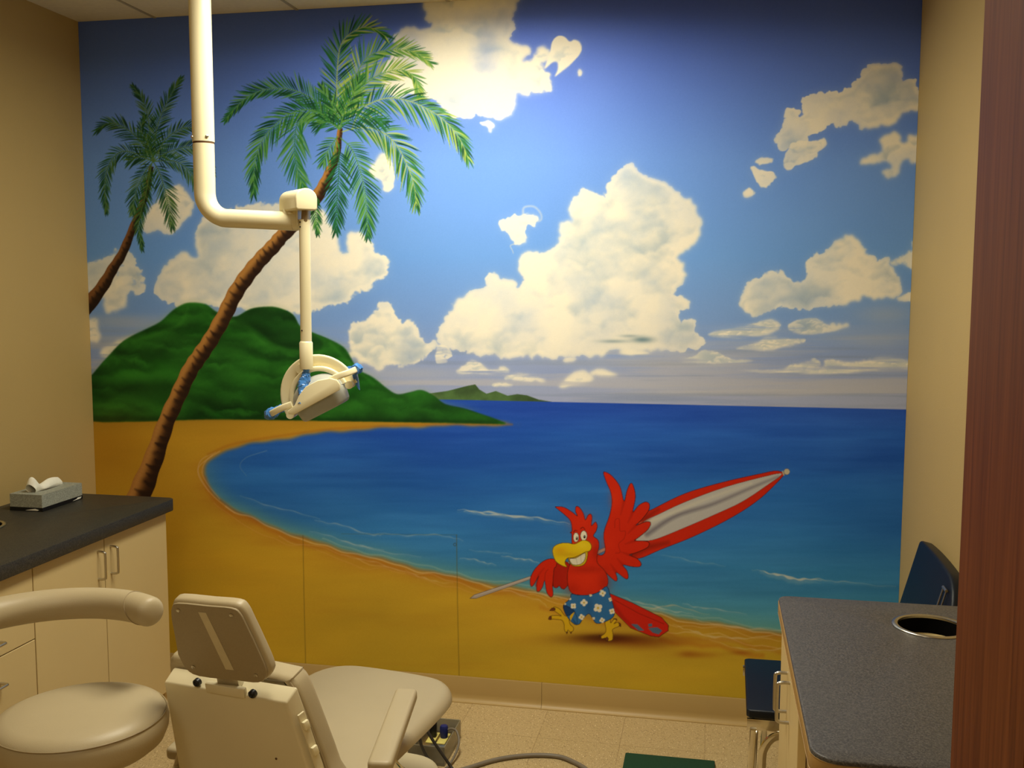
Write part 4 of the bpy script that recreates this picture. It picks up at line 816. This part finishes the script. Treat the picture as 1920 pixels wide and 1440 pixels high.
# ---- power box, plugs, cables, mat
pb = thing('outlet_box', 'clear grey floor outlet box beside the dental chair', 'outlet box', (1.645, -.42, 0))
b = NB_(); x0, x1, y0, y1 = 1.556, 1.690, -.560, -.330
box(b, x0, x1, y0, y1, .002, .008); box(b, x0, x0 + .004, y0, y1, .008, .070, .001, 1); box(b, x1 - .004, x1, y0, y1, .008, .070, .001, 1); box(b, x0 + .004, x1 - .004, y0, y0 + .004, .008, .070, .001, 1); box(b, x0 + .004, x1 - .004, y1 - .004, y1, .008, .070, .001, 1); obj('housing', b, BOXM, pb)
b = NB_(); box(b, x0 + .012, x1 - .012, -.50, -.36, .0085, .036, .003, 2); obj('outlet_plate', b, STEEL, pb)
b = NB_(); box(b, 1.594, 1.626, -.470, -.385, .0362, .0395, .002, 2); obj('receptacle', b, OUTL, pb); b = NB_(); box(b, 1.634, 1.666, -.470, -.385, .0362, .0395, .002, 2); obj('receptacle', b, OUTL, pb)
pg = thing('power_plug', 'black power plug standing in the floor outlet box', 'plug', (1.610, -.42, .0398))
b = NB_(); prism(b, rrect(1.598, 1.622, -.433, -.407, .006, 4), .0398, .098, .004, 2); obj('plug_body', b, BLKP, pg)
b = NB_(); tube(b, catmull([(1.610, -.42, .0982), (1.607, -.42, .112), (1.598, -.425, .124), (1.570, -.43, .136)], 6), .0055, 10); obj('cord', b, BLKP, pg)
pl = thing('power_plug', 'blue round power plug with grey cord in the floor outlet box', 'plug', (1.650, -.42, .0398))
b = NB_(); lathe(b, [(.013, .0400), (.0145, .056), (.015, .078), (.012, .084), (.004, .086)], 1.650, -.42, 24); obj('plug_body', b, BLUEP, pl)
b = NB_(); tube(b, catmull([(1.665, -.42, .070), (1.680, -.42, .074), (1.700, -.43, .070), (1.716, -.46, .045), (1.714, -.52, .020), (1.700, -.585, .006), (1.670, -.63, .0055)], 8), .0042, 10); obj('cord', b, CABLE, pl)
b = NB_(); tube(b, catmull([(1.560, -.580, .180), (1.600, -.583, .160), (1.632, -.585, .138), (1.666, -.593, .095), (1.705, -.600, .048), (1.735, -.612, .018), (1.78, -.66, .007), (1.83, -.76, .0065)], 8), .0052, 10)
tag(obj('black_cable', b, CABD), 'dark cord hanging before the outlet box, nearer the parrot', 'cord')
b = NB_(); tube(b, catmull([(1.585, -.602, .150), (1.603, -.602, .130), (1.614, -.603, .112), (1.622, -.605, .085), (1.640, -.608, .055), (1.666, -.618, .030), (1.70, -.655, .009), (1.74, -.74, .0065)], 8), .0052, 10)
tag(obj('black_cable', b, CABD), 'dark cord hanging before the outlet box, nearer the dental chair', 'cord')
b = NB_(); tube(b, catmull([(1.60, -.66, .008), (1.70, -.63, .008), (1.77, -.575, .008), (1.845, -.500, .008), (1.92, -.452, .008), (2.0, -.425, .008), (2.07, -.422, .008), (2.12, -.447, .008), (2.18, -.50, .008), (2.24, -.60, .008), (2.27, -.75, .008)], 10), .008, 12)
tag(obj('floor_cable', b, CABLE), 'thick grey cable curving across the tile floor', 'cable')
b = NB_(); prism(b, rrect(2.300, 2.612, -.80, -.357, .006, 3), .0005, .016, .003, 2); tag(obj('floor_mat', b, GREEN), 'small dark green mat lying on the tile floor', 'mat')

# ---- dental light hanging from the ceiling
dl = thing('dental_light', 'cream ceiling mounted dental light with jointed arm and blue film on its handles', 'dental light', (1.056, -.96, H))
Y0 = -.96
b = NB_(); tube(b, [(1.0565, Y0, H), (1.0565, Y0, 2.095)], .0325, 40); 
pole = obj('ceiling_post', b, CREAM, dl)
b = NB_(); lathe(b, [(.075, H - .03), (.075, H - .002), (.03, H - .001)], 1.0565, Y0, 40); obj('ceiling_flange', b, CREAM, dl)
b = NB_(); tube(b, [(1.0565, Y0, 2.095), (1.0565, Y0, 2.089)], .031, 40); obj('joint_ring', b, DARKG, dl)
b = NB_(); path = [(1.0565, Y0, 2.089), (1.0565, Y0, 1.975)] + [(1.0565 + .078 * (1 - math.cos(a)), Y0, 1.944 - .078 * math.sin(a)) for a in [math.radians(8 * k) for k in range(0, 11)]]
path += [(1.17, Y0, 1.8645), (1.30, Y0, 1.8575), (1.345, Y0, 1.855)]
tube(b, catmull(path, 4), .0315, 40, rfun=lambda t: 1 - .12 * min(1, max(0, (t - .25) * 2.2))); 
for v in b.verts: pass
obj('elbow_arm', b, CREAM, dl, ang=50)
b = NB_(); lathe(b, [(.0277, 0), (.027, .008), (.023, .017), (.014, .024), (.003, .027)], n=40, M=frame((1.345, Y0, 1.855), (0, 1, 0), (0, 0, 1), (1, 0, -.05))); obj('arm_end_cap', b, CREAM, dl, ang=50)
for x in (1.0325, 1.0805): b = NB_(); screw(b, (x, Y0 - .0235, 2.108), ((x - 1.0565), -.024, 0), .005, .003); obj('screw', b, STEEL, dl)
b = NB_(); tube(b, [(1.330, Y0, 1.875), (1.330, Y0, 1.905)], .022, 24, rfun=lambda t: 1 - .15 * t); box(b, 1.345, 1.368, Y0 - .018, Y0 + .018, 1.872, 1.898, .003, 2); obj('swivel_collar', b, CREAM, dl)
b = NB_(); tube(b, [(1.330, Y0, 1.895), (1.332, Y0, 1.912)], .012, 16); obj('swivel_pin', b, STEEL, dl)
# barrel shaped knuckle cover, axis swings toward the camera on the right
ax = Vector((.72, -.69, 0)).normalized(); up = Vector((0, 0, 1)); sd = up.cross(ax)
prof = [(-.035, -.022), (.035, -.022)] + [(.035 * math.cos(a), .0 + .032 * math.sin(a)) for a in [math.radians(k) for k in range(0, 181, 12)]]
prof = [(-.0335, -.024), (-.028, -.029), (.028, -.029), (.0335, -.024)] + [(.0335 * math.cos(a), .004 + .030 * math.sin(a)) for a in [math.radians(k) for k in range(0, 181, 12)]]
b = NB_(); prism(b, prof, 0, .130, .004, 3, M=frame(Vector((1.404, Y0 - .052, 1.913)) - ax * .125, sd, up, ax)); obj('knuckle_cover', b, CREAM, dl, ang=40)
b = NB_(); tube(b, [(1.396, Y0 - .03, 1.905), (1.392, Y0 - .03, 1.853)], .015, 16, sq=(.016, .010)); obj('hinge_bar', b, mat('worn_metal', (150, 132, 100), .4, .7), dl)
b = NB_(); box(b, 1.3705, 1.3735, Y0 - .045, Y0 - .015, 1.84, 1.897, .001, 1); obj('hinge_cheek', b, CREAM, dl)
YD = Y0 - .03
b = NB_(); tube(b, [(1.389, YD, 1.858), (1.387, YD, 1.50)], .0165, 32); obj('drop_tube', b, CREAM, dl)
for z in (1.850, 1.836, 1.532): b = NB_(); screw(b, (1.381, YD - .0158, z), (-.4, -1, 0), .0022, .001); obj('set_screw', b, BLKP, dl)
b = NB_(); lathe(b, [(.010, 1.502), (.016, 1.501), (.0198, 1.495), (.0198, 1.425), (.0185, 1.417), (.010, 1.416)], 1.3865, YD, 32); obj('lower_sleeve', b, CREAM, dl, ang=50)
# lamp head: local u runs along the reflector (tilted up to the right), v its back, n toward the viewer
th = math.radians(27); hd = Vector((math.cos(th) * .98, math.cos(th) * .19, math.sin(th))).normalized(); nn = Vector((.19, -.98, 0)).normalized(); nn = (nn - hd * nn.dot(hd)).normalized(); vv = hd.cross(nn) * -1
if vv.z < 0: vv = -vv
HC = Vector((1.412, Y0 + .01, 1.330)); MH = frame(HC, hd, vv, nn)
def hp(u, v, n=0): return MH @ Vector((u, v, n))
head = bpy.data.objects.new('lamp_head', None); COL.objects.link(head); head.parent = dl; head.location = HC - Vector(dl.location); head['label'] = 'tilted round lamp head with grey reflector'
# reflector dish back (half ellipsoid)
b = NB_(); t = NB_(); bmesh.ops.create_uvsphere(t, u_segments=40, v_segments=20, radius=1)
bmesh.ops.delete(t, geom=[v for v in t.verts if v.co.z < -.01], context='VERTS')
for v in t.verts: v.co = Vector((v.co.x * .083, v.co.z * .062 + .004, v.co.y * .075))
xform(t, t.verts, MH); merge(b, t); obj('reflector', b, SMOKE, head, ang=60)
# clear shield body below
b = NB_(); t = NB_(); prism(t, rrect(-.082, .082, -.075, .075, .055, 8), -.048, .006, .010, 3)
for v in t.verts:
    k = 1 - .10 * max(0, -v.co.z / .048); v.co.x *= k; v.co.y *= k; v.co = Vector((v.co.x, v.co.z, v.co.y))
xform(t, t.verts, MH); merge(b, t); obj('lens_shield', b, SMOKE, head, 'smoky grey shield under the reflector')
b = NB_(); box(b, -.022, .012, -.004, .004, 0, .004, .001, 1, M=frame(hp(.0, -.006, .0755), hd, vv, nn)); obj('switch', b, BLKP, head)
# crescent shrouds front and back
cres = [(-.088, -.004), (-.086, .006), (-.060, .012), (-.035, .032), (-.005, .046), (.035, .046), (.070, .036), (.086, .022), (.088, .004), (.080, -.008), (0, -.010), (-.075, -.012)]
for n0, n1 in ((.072, .086), (-.086, -.072)):
    b = NB_(); prism(b, [(a, c) for a, c in cres], n0, n1, .003, 2, M=MH); obj('shroud', b, CREAM, head, ang=40)
def arc(R, Rv, n, a0=8, a1=172, c=(0, 0), k=28): return [hp(c[0] + R * math.cos(math.radians(a0 + (a1 - a0) * i / k)), c[1] + Rv * math.sin(math.radians(a0 + (a1 - a0) * i / k)), n) for i in range(k + 1)]
b = NB_(); tube(b, arc(.085, .086, .0, 2, 178), .01, 14, sq=(.008, .011)); obj('inner_ring', b, CREAM, head, ang=50)
b = NB_(); tube(b, arc(.102, .112, -.010, -6, 186), .01, 14, sq=(.006, .018)); 
obj('yoke', b, CREAM, head, ang=50)
b = NB_(); lathe(b, [(.016, -.02), (.018, 0), (.016, .02)], n=20, M=frame(hp(-.012, .100, -.016), hd, vv, nn)); obj('yoke_pivot', b, CREAM, head)
for q in (-.1, .1): b = NB_(); tube(b, [hp(q, -.008, -.03), hp(q, -.008, .03)], .012, 16); obj('yoke_pivot', b, CREAM, head)
for s in (-1, 1):
    b = NB_(); pts = [(.060, .030, .070), (.090, .030, .070), (.118, .026, .060), (.136, .024, .028), (.136, .024, -.028), (.118, .026, -.060), (.090, .030, -.070), (.060, .030, -.070)]
    if s < 0: pts = [(-a * 1.16, c - .012 + (.10 - .0) * max(0, a - .055) * 1.2, n) for a, c, n in pts]
    tube(b, catmull([hp(*p) for p in pts], 6), .01, 14, sq=(.0095, .007)); h = obj('handle', b, CREAM, head, ang=50)
    b = NB_(); pts = pts[2:6] if s < 0 else pts[3:7]; rs = random.Random(5 + s); path = catmull([hp(*p) for p in pts], 8)
    tube(b, path, .014, 14, rfun=lambda t: 1 + .25 * math.sin(t * 23 + s) * math.sin(t * 11))
    for v in b.verts: v.co += Vector((rs.uniform(-1, 1), rs.uniform(-1, 1), rs.uniform(-1, 1))) * .0028
    bmesh.ops.recalc_face_normals(b, faces=b.faces)
    obj('barrier_film', b, FILM, h, 'crinkled blue plastic film on the handle', ang=30)
    if s > 0:
        tails = [[hp(.118, .022, .01), hp(.140, .016, -.02), hp(.112, .020, -.06)], [hp(.114, -.008, .0), hp(.130, -.012, -.02), hp(.110, -.004, -.05)], [hp(.110, -.034, -.015), hp(.114, -.040, -.02), hp(.108, -.030, -.032)]]
        sheet('film_tail', [[Vector(q) + Vector((0, .004 * ((i + j) % 2), 0)) for j, q in enumerate(r_)] for i, r_ in enumerate(tails)], FILM, h, .001)
b = NB_(); rs = random.Random(9)
path = catmull([(1.3865, YD, 1.418), (1.386, YD - .004, 1.395), (1.383, YD - .014, 1.370), (1.386, YD - .030, 1.345), (1.384, YD - .052, 1.318)], 8)
tube(b, path, .02, 16, rfun=lambda t: .50 + .42 * math.sin(max(0, min(1, (t - .12) * 1.25)) * PI) - .30 * t * t)
for v in b.verts: v.co += Vector((rs.uniform(-1, 1), rs.uniform(-1, 1), rs.uniform(-1, 1))) * .0022
obj('film_sleeve', b, FILM, dl, 'blue plastic film gathered under the lower sleeve', ang=30)

# ---- dental chair
A_ = math.radians(9.2); sa = Vector((math.sin(A_), math.cos(A_), 0)); la = Vector((math.cos(A_), -math.sin(A_), 0)); CH0 = Vector((1.434, -1.60, 0))
dc = thing('dental_chair', 'beige vinyl dental chair facing the mural in the foreground', 'dental chair', tuple(CH0 + sa * .45))
def cp(l, s, z): return CH0 + la * l + sa * s + Vector((0, 0, z))
Mchair = frame(CH0, la, sa, (0, 0, 1))
# seat and leg rest: outline in (l, s), slightly dished
outl = [(.250, .02), (.262, .20), (.262, .45), (.258, .66), (.246, .77), (.212, .84), (.160, .880), (.09, .893), (0, .897), (-.10, .895), (-.170, .885), (-.225, .85), (-.262, .78), (-.272, .66), (-.278, .45), (-.275, .20), (-.255, .02)]
b = NB_(); t = NB_(); prism(t, [(p.x, p.y) for p in catmull([(a, c, 0) for a, c in outl], 3)], .285, .405, .035, 5)
bmesh.ops.triangulate(t, faces=[f for f in t.faces if len(f.verts) > 4])
for v in t.verts:
    if v.co.z < .33: v.co.x *= .70 if v.co.x > 0 else .93; v.co.y = v.co.y if v.co.y < .6 else v.co.y - .02
xform(t, t.verts, Mchair); merge(b, t); obj('seat_cushion', b, VINYL, dc, ang=30)
b = NB_(); prism(b, rrect(-.19, .12, .05, .74, .06), .215, .284, .01, 2, M=Mchair); obj('seat_frame', b, PLAS, dc)
b = NB_(); prism(b, rrect(-.11, .11, .15, .60, .04), .06, .2145, .01, 2, M=Mchair); obj('lift_column', b, PLAS, dc)
b = NB_(); prism(b, rrect(-.16, .13, .05, 1.02, .12, 8), .001, .06, .02, 4, M=Mchair); obj('base_plate', b, PLAS, dc)
# back: local frame in the plane of the reclined back (x across, y up the back, z toward the viewer)
rec = math.radians(12); bu = (Vector((0, 0, 1)) * math.cos(rec) - sa * math.sin(rec)).normalized(); bn = la.cross(bu); 
if bn.y > 0: bn = -bn
Mb = frame(cp(0, .012, .70), la, bu, bn)
def bp_(a, c, d): return Mb @ Vector((a, c, d))
pad = [(-.206, .004), (-.194, .026), (-.15, .034), (.13, .020), (.160, .012), (.178, -.02), (.202, -.11), (.232, -.24), (.250, -.36), (-.235, -.36), (-.225, -.24), (-.212, -.10), (-.208, -.02)]
b = NB_(); prism(b, [(p.x, p.y) for p in catmull([(a, c, 0) for a, c in pad + pad[:1]], 3)][:-1], -.075, -.005, .018, 4, M=Mb); obj('backrest_cushion', b, VINYL, dc, ang=40)
b = NB_(); ps = [Vector((p.x, p.y)) for p in catmull([(a, c, 0) for a, c in pad[4:9]], 4)]; tube(b, [bp_(p.x - .003, p.y - .003, -.006) for p in ps], .003, 8); obj('piping', b, STEAM, dc)
shell = [(-.166, .006), (.163, .006), (.180, -.03), (.198, -.12), (.232, -.33), (-.178, -.33), (-.172, -.12), (-.170, -.03)]
shell_b = [(-.166, -.004), (.160, -.004), (.176, -.036), (.205, -.17), (.238, -.33), (-.182, -.33), (-.176, -.17), (-.172, -.036)]
b = NB_(); t = NB_()
back0 = [(-.180, .006), (.182, .006), (.252, -.335), (-.192, -.335)]; front0 = [(-.184, -.014), (.172, -.014), (.228, -.335), (-.192, -.335)]
va = [t.verts.new((a, c, 0)) for a, c in back0]; vb = [t.verts.new((a, c, .040)) for a, c in front0]
t.faces.new(va); t.faces.new(vb)
for k in range(4): t.faces.new((va[k], va[(k + 1) % 4], vb[(k + 1) % 4], vb[k]))
bmesh.ops.recalc_face_normals(t, faces=t.faces); bmesh.ops.bevel(t, geom=t.edges, offset=.005, segments=3, profile=.5, affect='EDGES'); xform(t, t.verts, Mb); merge(b, t)
sh = obj('back_shell', b, PLAS, dc)
fd = (la * .20 - bu * .98).normalized(); fn = (la * .93 + bn * .28 + bu * .2).normalized(); fs = fd.cross(fn).normalized(); fn = fs.cross(fd).normalized()
def flank(t): return bp_(.181 + .203 * t, .002 - .979 * t, .020)
b = NB_(); box(b, -.010, .010, .055, .275, .0, .006, .001, 1, M=frame(flank(0) - fn * .001, fs, fd, fn)); obj('vent_strip', b, PLAS, sh)
for t_ in (.085, .155, .225):       # tabs along the sloping right flank
    b = NB_(); box(b, -.007, .009, -.011, .011, .006, .016, .002, 2, M=frame(flank(t_) - fn * .001, fs, fd, fn)); obj('release_tab', b, CREAM, sh, 'small white tab on the flank of the back shell')
b = NB_(); screw(b, bp_(.118, -.180, .0405), bn, .003, .0015); obj('scuff_plug', b, DARKG, sh)
b = NB_(); box(b, -.055, .058, -.020, .006, .030, .044, .003, 2, M=Mb); obj('headrest_bracket', b, PLAS, sh)
for a in (-.082, .078):
    b = NB_(); q = frame(bp_(a, .000 - .006 * (a > 0), .036), la, bu, bn); lathe(b, [(.010, -.004), (.010, .006), (.007, .009), (.004, .006)], n=20, M=q); obj('bracket_knob', b, BLKP, sh)
# headrest
rh = math.radians(15); hla = Vector((math.cos(.06), -math.sin(.06), 0)); hsa = Vector((math.sin(.06), math.cos(.06), 0)); hu = (Vector((0, 0, 1)) * math.cos(rh) - hsa * math.sin(rh)).normalized(); hn = hla.cross(hu)
if hn.y > 0: hn = -hn
Mh = frame(Vector((1.436, -1.650, .738)), hla, hu, hn)
hpad = [(-.110, .045), (-.108, .10), (-.107, .150), (-.100, .182), (-.080, .196), (0, .196), (.066, .196), (.087, .183), (.100, .145), (.116, .09), (.130, .035), (.129, .010), (.104, -.013), (.04, -.014), (-.06, -.014), (-.095, .004)]
pl_ = [(p.x, p.y) for p in catmull([(a, c, 0) for a, c in hpad + hpad[:1]], 3)][:-1]
b = NB_(); prism(b, pl_, -.036, .0, .012, 4, M=Mh); hr = obj('headrest', b, VINYL, dc, ang=40)
b = NB_(); prism(b, [(a * .96 - .001, c * .965 + .001) for a, c in pl_], .0, .007, .003, 2, M=Mh); obj('headrest_plate', b, VINYLD, hr, 'brown grey back plate of the headrest')
b = NB_(); prism(b, [(-.026, .172), (-.006, .172), (.040, .018), (.018, .018)], .0072, .0080, 0, M=Mh); obj('tape_strip', b, STRIP, hr, 'pale strip down the middle of the back plate')
for a, c in ((-.080, .172), (.060, .172), (-.070, .014), (.096, .010)):
    b = NB_(); screw(b, Mh @ Vector((a, c, .0075)), hn, .005, .002); obj('screw', b, STEEL, hr)
b = NB_(); box(b, -.03, .03, -.055, .03, -.040, -.015, .004, 2, M=Mh); obj('headrest_stem', b, STEEL, dc)
# arm rests
def bar(p0, p1, wd, hgt, m, name, label=None):
    p0 = Vector(p0); p1 = Vector(p1); d = (p1 - p0).normalized(); side = d.cross(Vector((0, 0, 1))).normalized(); upv = side.cross(d); L = (p1 - p0).length
    b = NB_(); prism(b, rrect(-wd / 2, wd / 2, 0, L, .014, 4), -hgt, 0, .010, 3, M=frame(p0, side, d, upv)); return obj(name, b, m, dc, label, ang=40)
bar((1.797, -1.560, .505), (1.752, -1.185, .542), .062, .034, VINYL, 'armrest')
b = NB_(); tube(b, catmull([(1.79, -1.47, .475), (1.80, -1.42, .42), (1.79, -1.30, .34), (1.74, -1.22, .28)], 6), .014, 14); obj('armrest_support', b, CHROME, dc)
bar((1.180, -1.440, .425), (1.180, -1.10, .440), .058, .034, VINYL, 'armrest')
b = NB_(); tube(b, catmull([(1.195, -1.41, .393), (1.182, -1.425, .370), (1.160, -1.42, .31), (1.17, -1.34, .26), (1.25, -1.25, .25)], 6), .011, 14); obj('armrest_support', b, CHROME, dc, 'chrome tube under the left armrest')

# ---- assistant stool
SX, SY, SZ = 1.142, -1.775, .680
st = thing('assistant_stool', 'beige padded round stool with curved body support in the left foreground', 'stool', (SX, SY, 0))
R = .196
b = NB_(); lathe(b, [(.02, SZ - .112), (R * .62, SZ - .108), (R * .84, SZ - .100), (R * .94, SZ - .084), (R * .99, SZ - .060), (R * .998, SZ - .040), (R * .972, SZ - .024), (R * .955, SZ - .020), (R * .93, SZ - .012), (R * .80, SZ - .002), (R * .5, SZ + .004), (R * .2, SZ + .005), (.002, SZ + .005)], SX, SY, 96); obj('seat', b, VINYL, st, ang=60)
b = NB_(); tube(b, [(SX + R * .971 * math.cos(a), SY + R * .971 * math.sin(a), SZ - .0205) for a in [2 * PI * k / 90 for k in range(91)]], .0018, 6, cap=False); obj('seat_welt', b, STEAM, st)
b = NB_(); lathe(b, [(.09, SZ - .132), (.09, SZ - .1125), (.03, SZ - .112)], SX, SY, 32); obj('seat_plate', b, BLKP, st)
b = NB_(); lathe(b, [(.024, .12), (.024, .34), (.018, .345), (.018, SZ - .133)], SX, SY, 28); obj('gas_column', b, CHROME, st)
b = NB_()
for k in range(5):
    a = 2 * PI * k / 5 + .5; box(b, .0, .27, -.022, .022, .075, .105, .006, 2, M=Matrix.Translation((SX, SY, 0)) @ Matrix.Rotation(a, 4, 'Z'))
lathe(b, [(.045, .07), (.045, .125), (.03, .13)], SX, SY, 28); obj('five_star_base', b, CHROME, st)
for k in range(5):
    a = 2 * PI * k / 5 + .5; b = NB_(); M_ = frame((SX + .25 * math.cos(a), SY + .25 * math.sin(a), .028), (0, 0, 1), (-math.sin(a), math.cos(a), 0), (math.cos(a), math.sin(a), 0))
    lathe(b, [(.004, -.024), (.026, -.022), (.0275, -.01), (.0275, .01), (.026, .022), (.004, .024)], n=24, M=frame((SX + .25 * math.cos(a), SY + .25 * math.sin(a), .028), (0, 0, 1), (math.cos(a), math.sin(a), 0), (-math.sin(a), math.cos(a), 0))); tube(b, [(SX + .25 * math.cos(a), SY + .25 * math.sin(a), .05), (SX + .25 * math.cos(a), SY + .25 * math.sin(a), .08)], .006, 10); obj('caster', b, BLKP, st)
# padded torso bar: arc round the far side of the seat
bx, by, bz, br = 1.092, -1.835, .862, .262
path = [Vector((bx + br * math.cos(math.radians(a)), by + br * math.sin(math.radians(a)), bz + .0 * a)) for a in range(60, 211, 4)]
b = NB_(); tube(b, path, .039, 28, roundcap=True, rfun=lambda t: 1 - .10 * (abs(t - .5) * 2) ** 3); bar_ = obj('torso_bar', b, VINYL, st, ang=60)
b = NB_(); a = math.radians(70); cc = Vector((bx + br * math.cos(a), by + br * math.sin(a), bz)); tdir = Vector((-math.sin(a), math.cos(a), 0)); rad = Vector((math.cos(a), math.sin(a), 0))
tube(b, [cc + (rad * math.cos(q) + Vector((0, 0, 1)) * math.sin(q)) * .0385 + tdir * .02 * math.sin(q) for q in [2 * PI * k / 40 for k in range(41)]], .0012, 6, cap=False); obj('end_seam', b, STEAM, bar_)
b = NB_(); tube(b, catmull([(bx - .255, by - .02, bz - .03), (bx - .262, by - .03, bz - .12), (bx - .24, by - .03, bz - .24), (bx - .13, by, SZ - .124), (SX - .05, SY, SZ - .126)], 8), .011, 14); obj('bar_bracket', b, CHROME, st)

# ---------------------------------------------------------------- lights
def troffer(cx, cy, label, power, spread=172):
    t = thing('ceiling_light', label, 'ceiling light', (cx, cy, H))
    sx, sy = .30, .60
    b = NB_(); prism(b, rrect(cx - sx, cx + sx, cy - sy, cy + sy, .002, 1), H - .012, H - .0005, 0, 1, holes=[rrect(cx - sx + .03, cx + sx - .03, cy - sy + .03, cy + sy - .03, .001, 1)]); obj('frame', b, CEILG, t)
    b = NB_(); box(b, cx - sx + .031, cx + sx - .031, cy - sy + .031, cy + sy - .031, H - .004, H - .0015)
    m = mat('lit_diffuser', (255, 240, 205), .5); e = m.node_tree.nodes['Principled BSDF']; e.inputs['Emission Color'].default_value = LCOL + (1,); e.inputs['Emission Strength'].default_value = 4.0; obj('diffuser', b, m, t)
    ld = bpy.data.lights.new('troffer_lamp', 'AREA'); ld.shape = 'RECTANGLE'; ld.size = .52; ld.size_y = 1.1; ld.energy = power; ld.color = LCOL; ld.spread = math.radians(spread)
    lo = bpy.data.objects.new('troffer_lamp', ld); COL.objects.link(lo); lo.location = (0, 0, -.02); lo.parent = t
LCOL = (1.0, .94, .755)
troffer(1.74, -1.06, 'rectangular lit ceiling light above the dental chair', 36)
troffer(1.87, -3.9, 'added unseen ceiling panel behind the camera giving weak fill light', 7)  # no known fixture here; added as weak fill for surfaces facing the camera
w = bpy.data.worlds.new('room_world'); SC.world = w; w.use_nodes = True; w.node_tree.nodes['Background'].inputs[0].default_value = (.9, .75, .5, 1); w.node_tree.nodes['Background'].inputs[1].default_value = .02
SC.view_settings.view_transform = 'Standard'; SC.view_settings.look = 'None'; SC.view_settings.gamma = 1; SC.view_settings.exposure = 0; SC.view_settings.use_curve_mapping = False
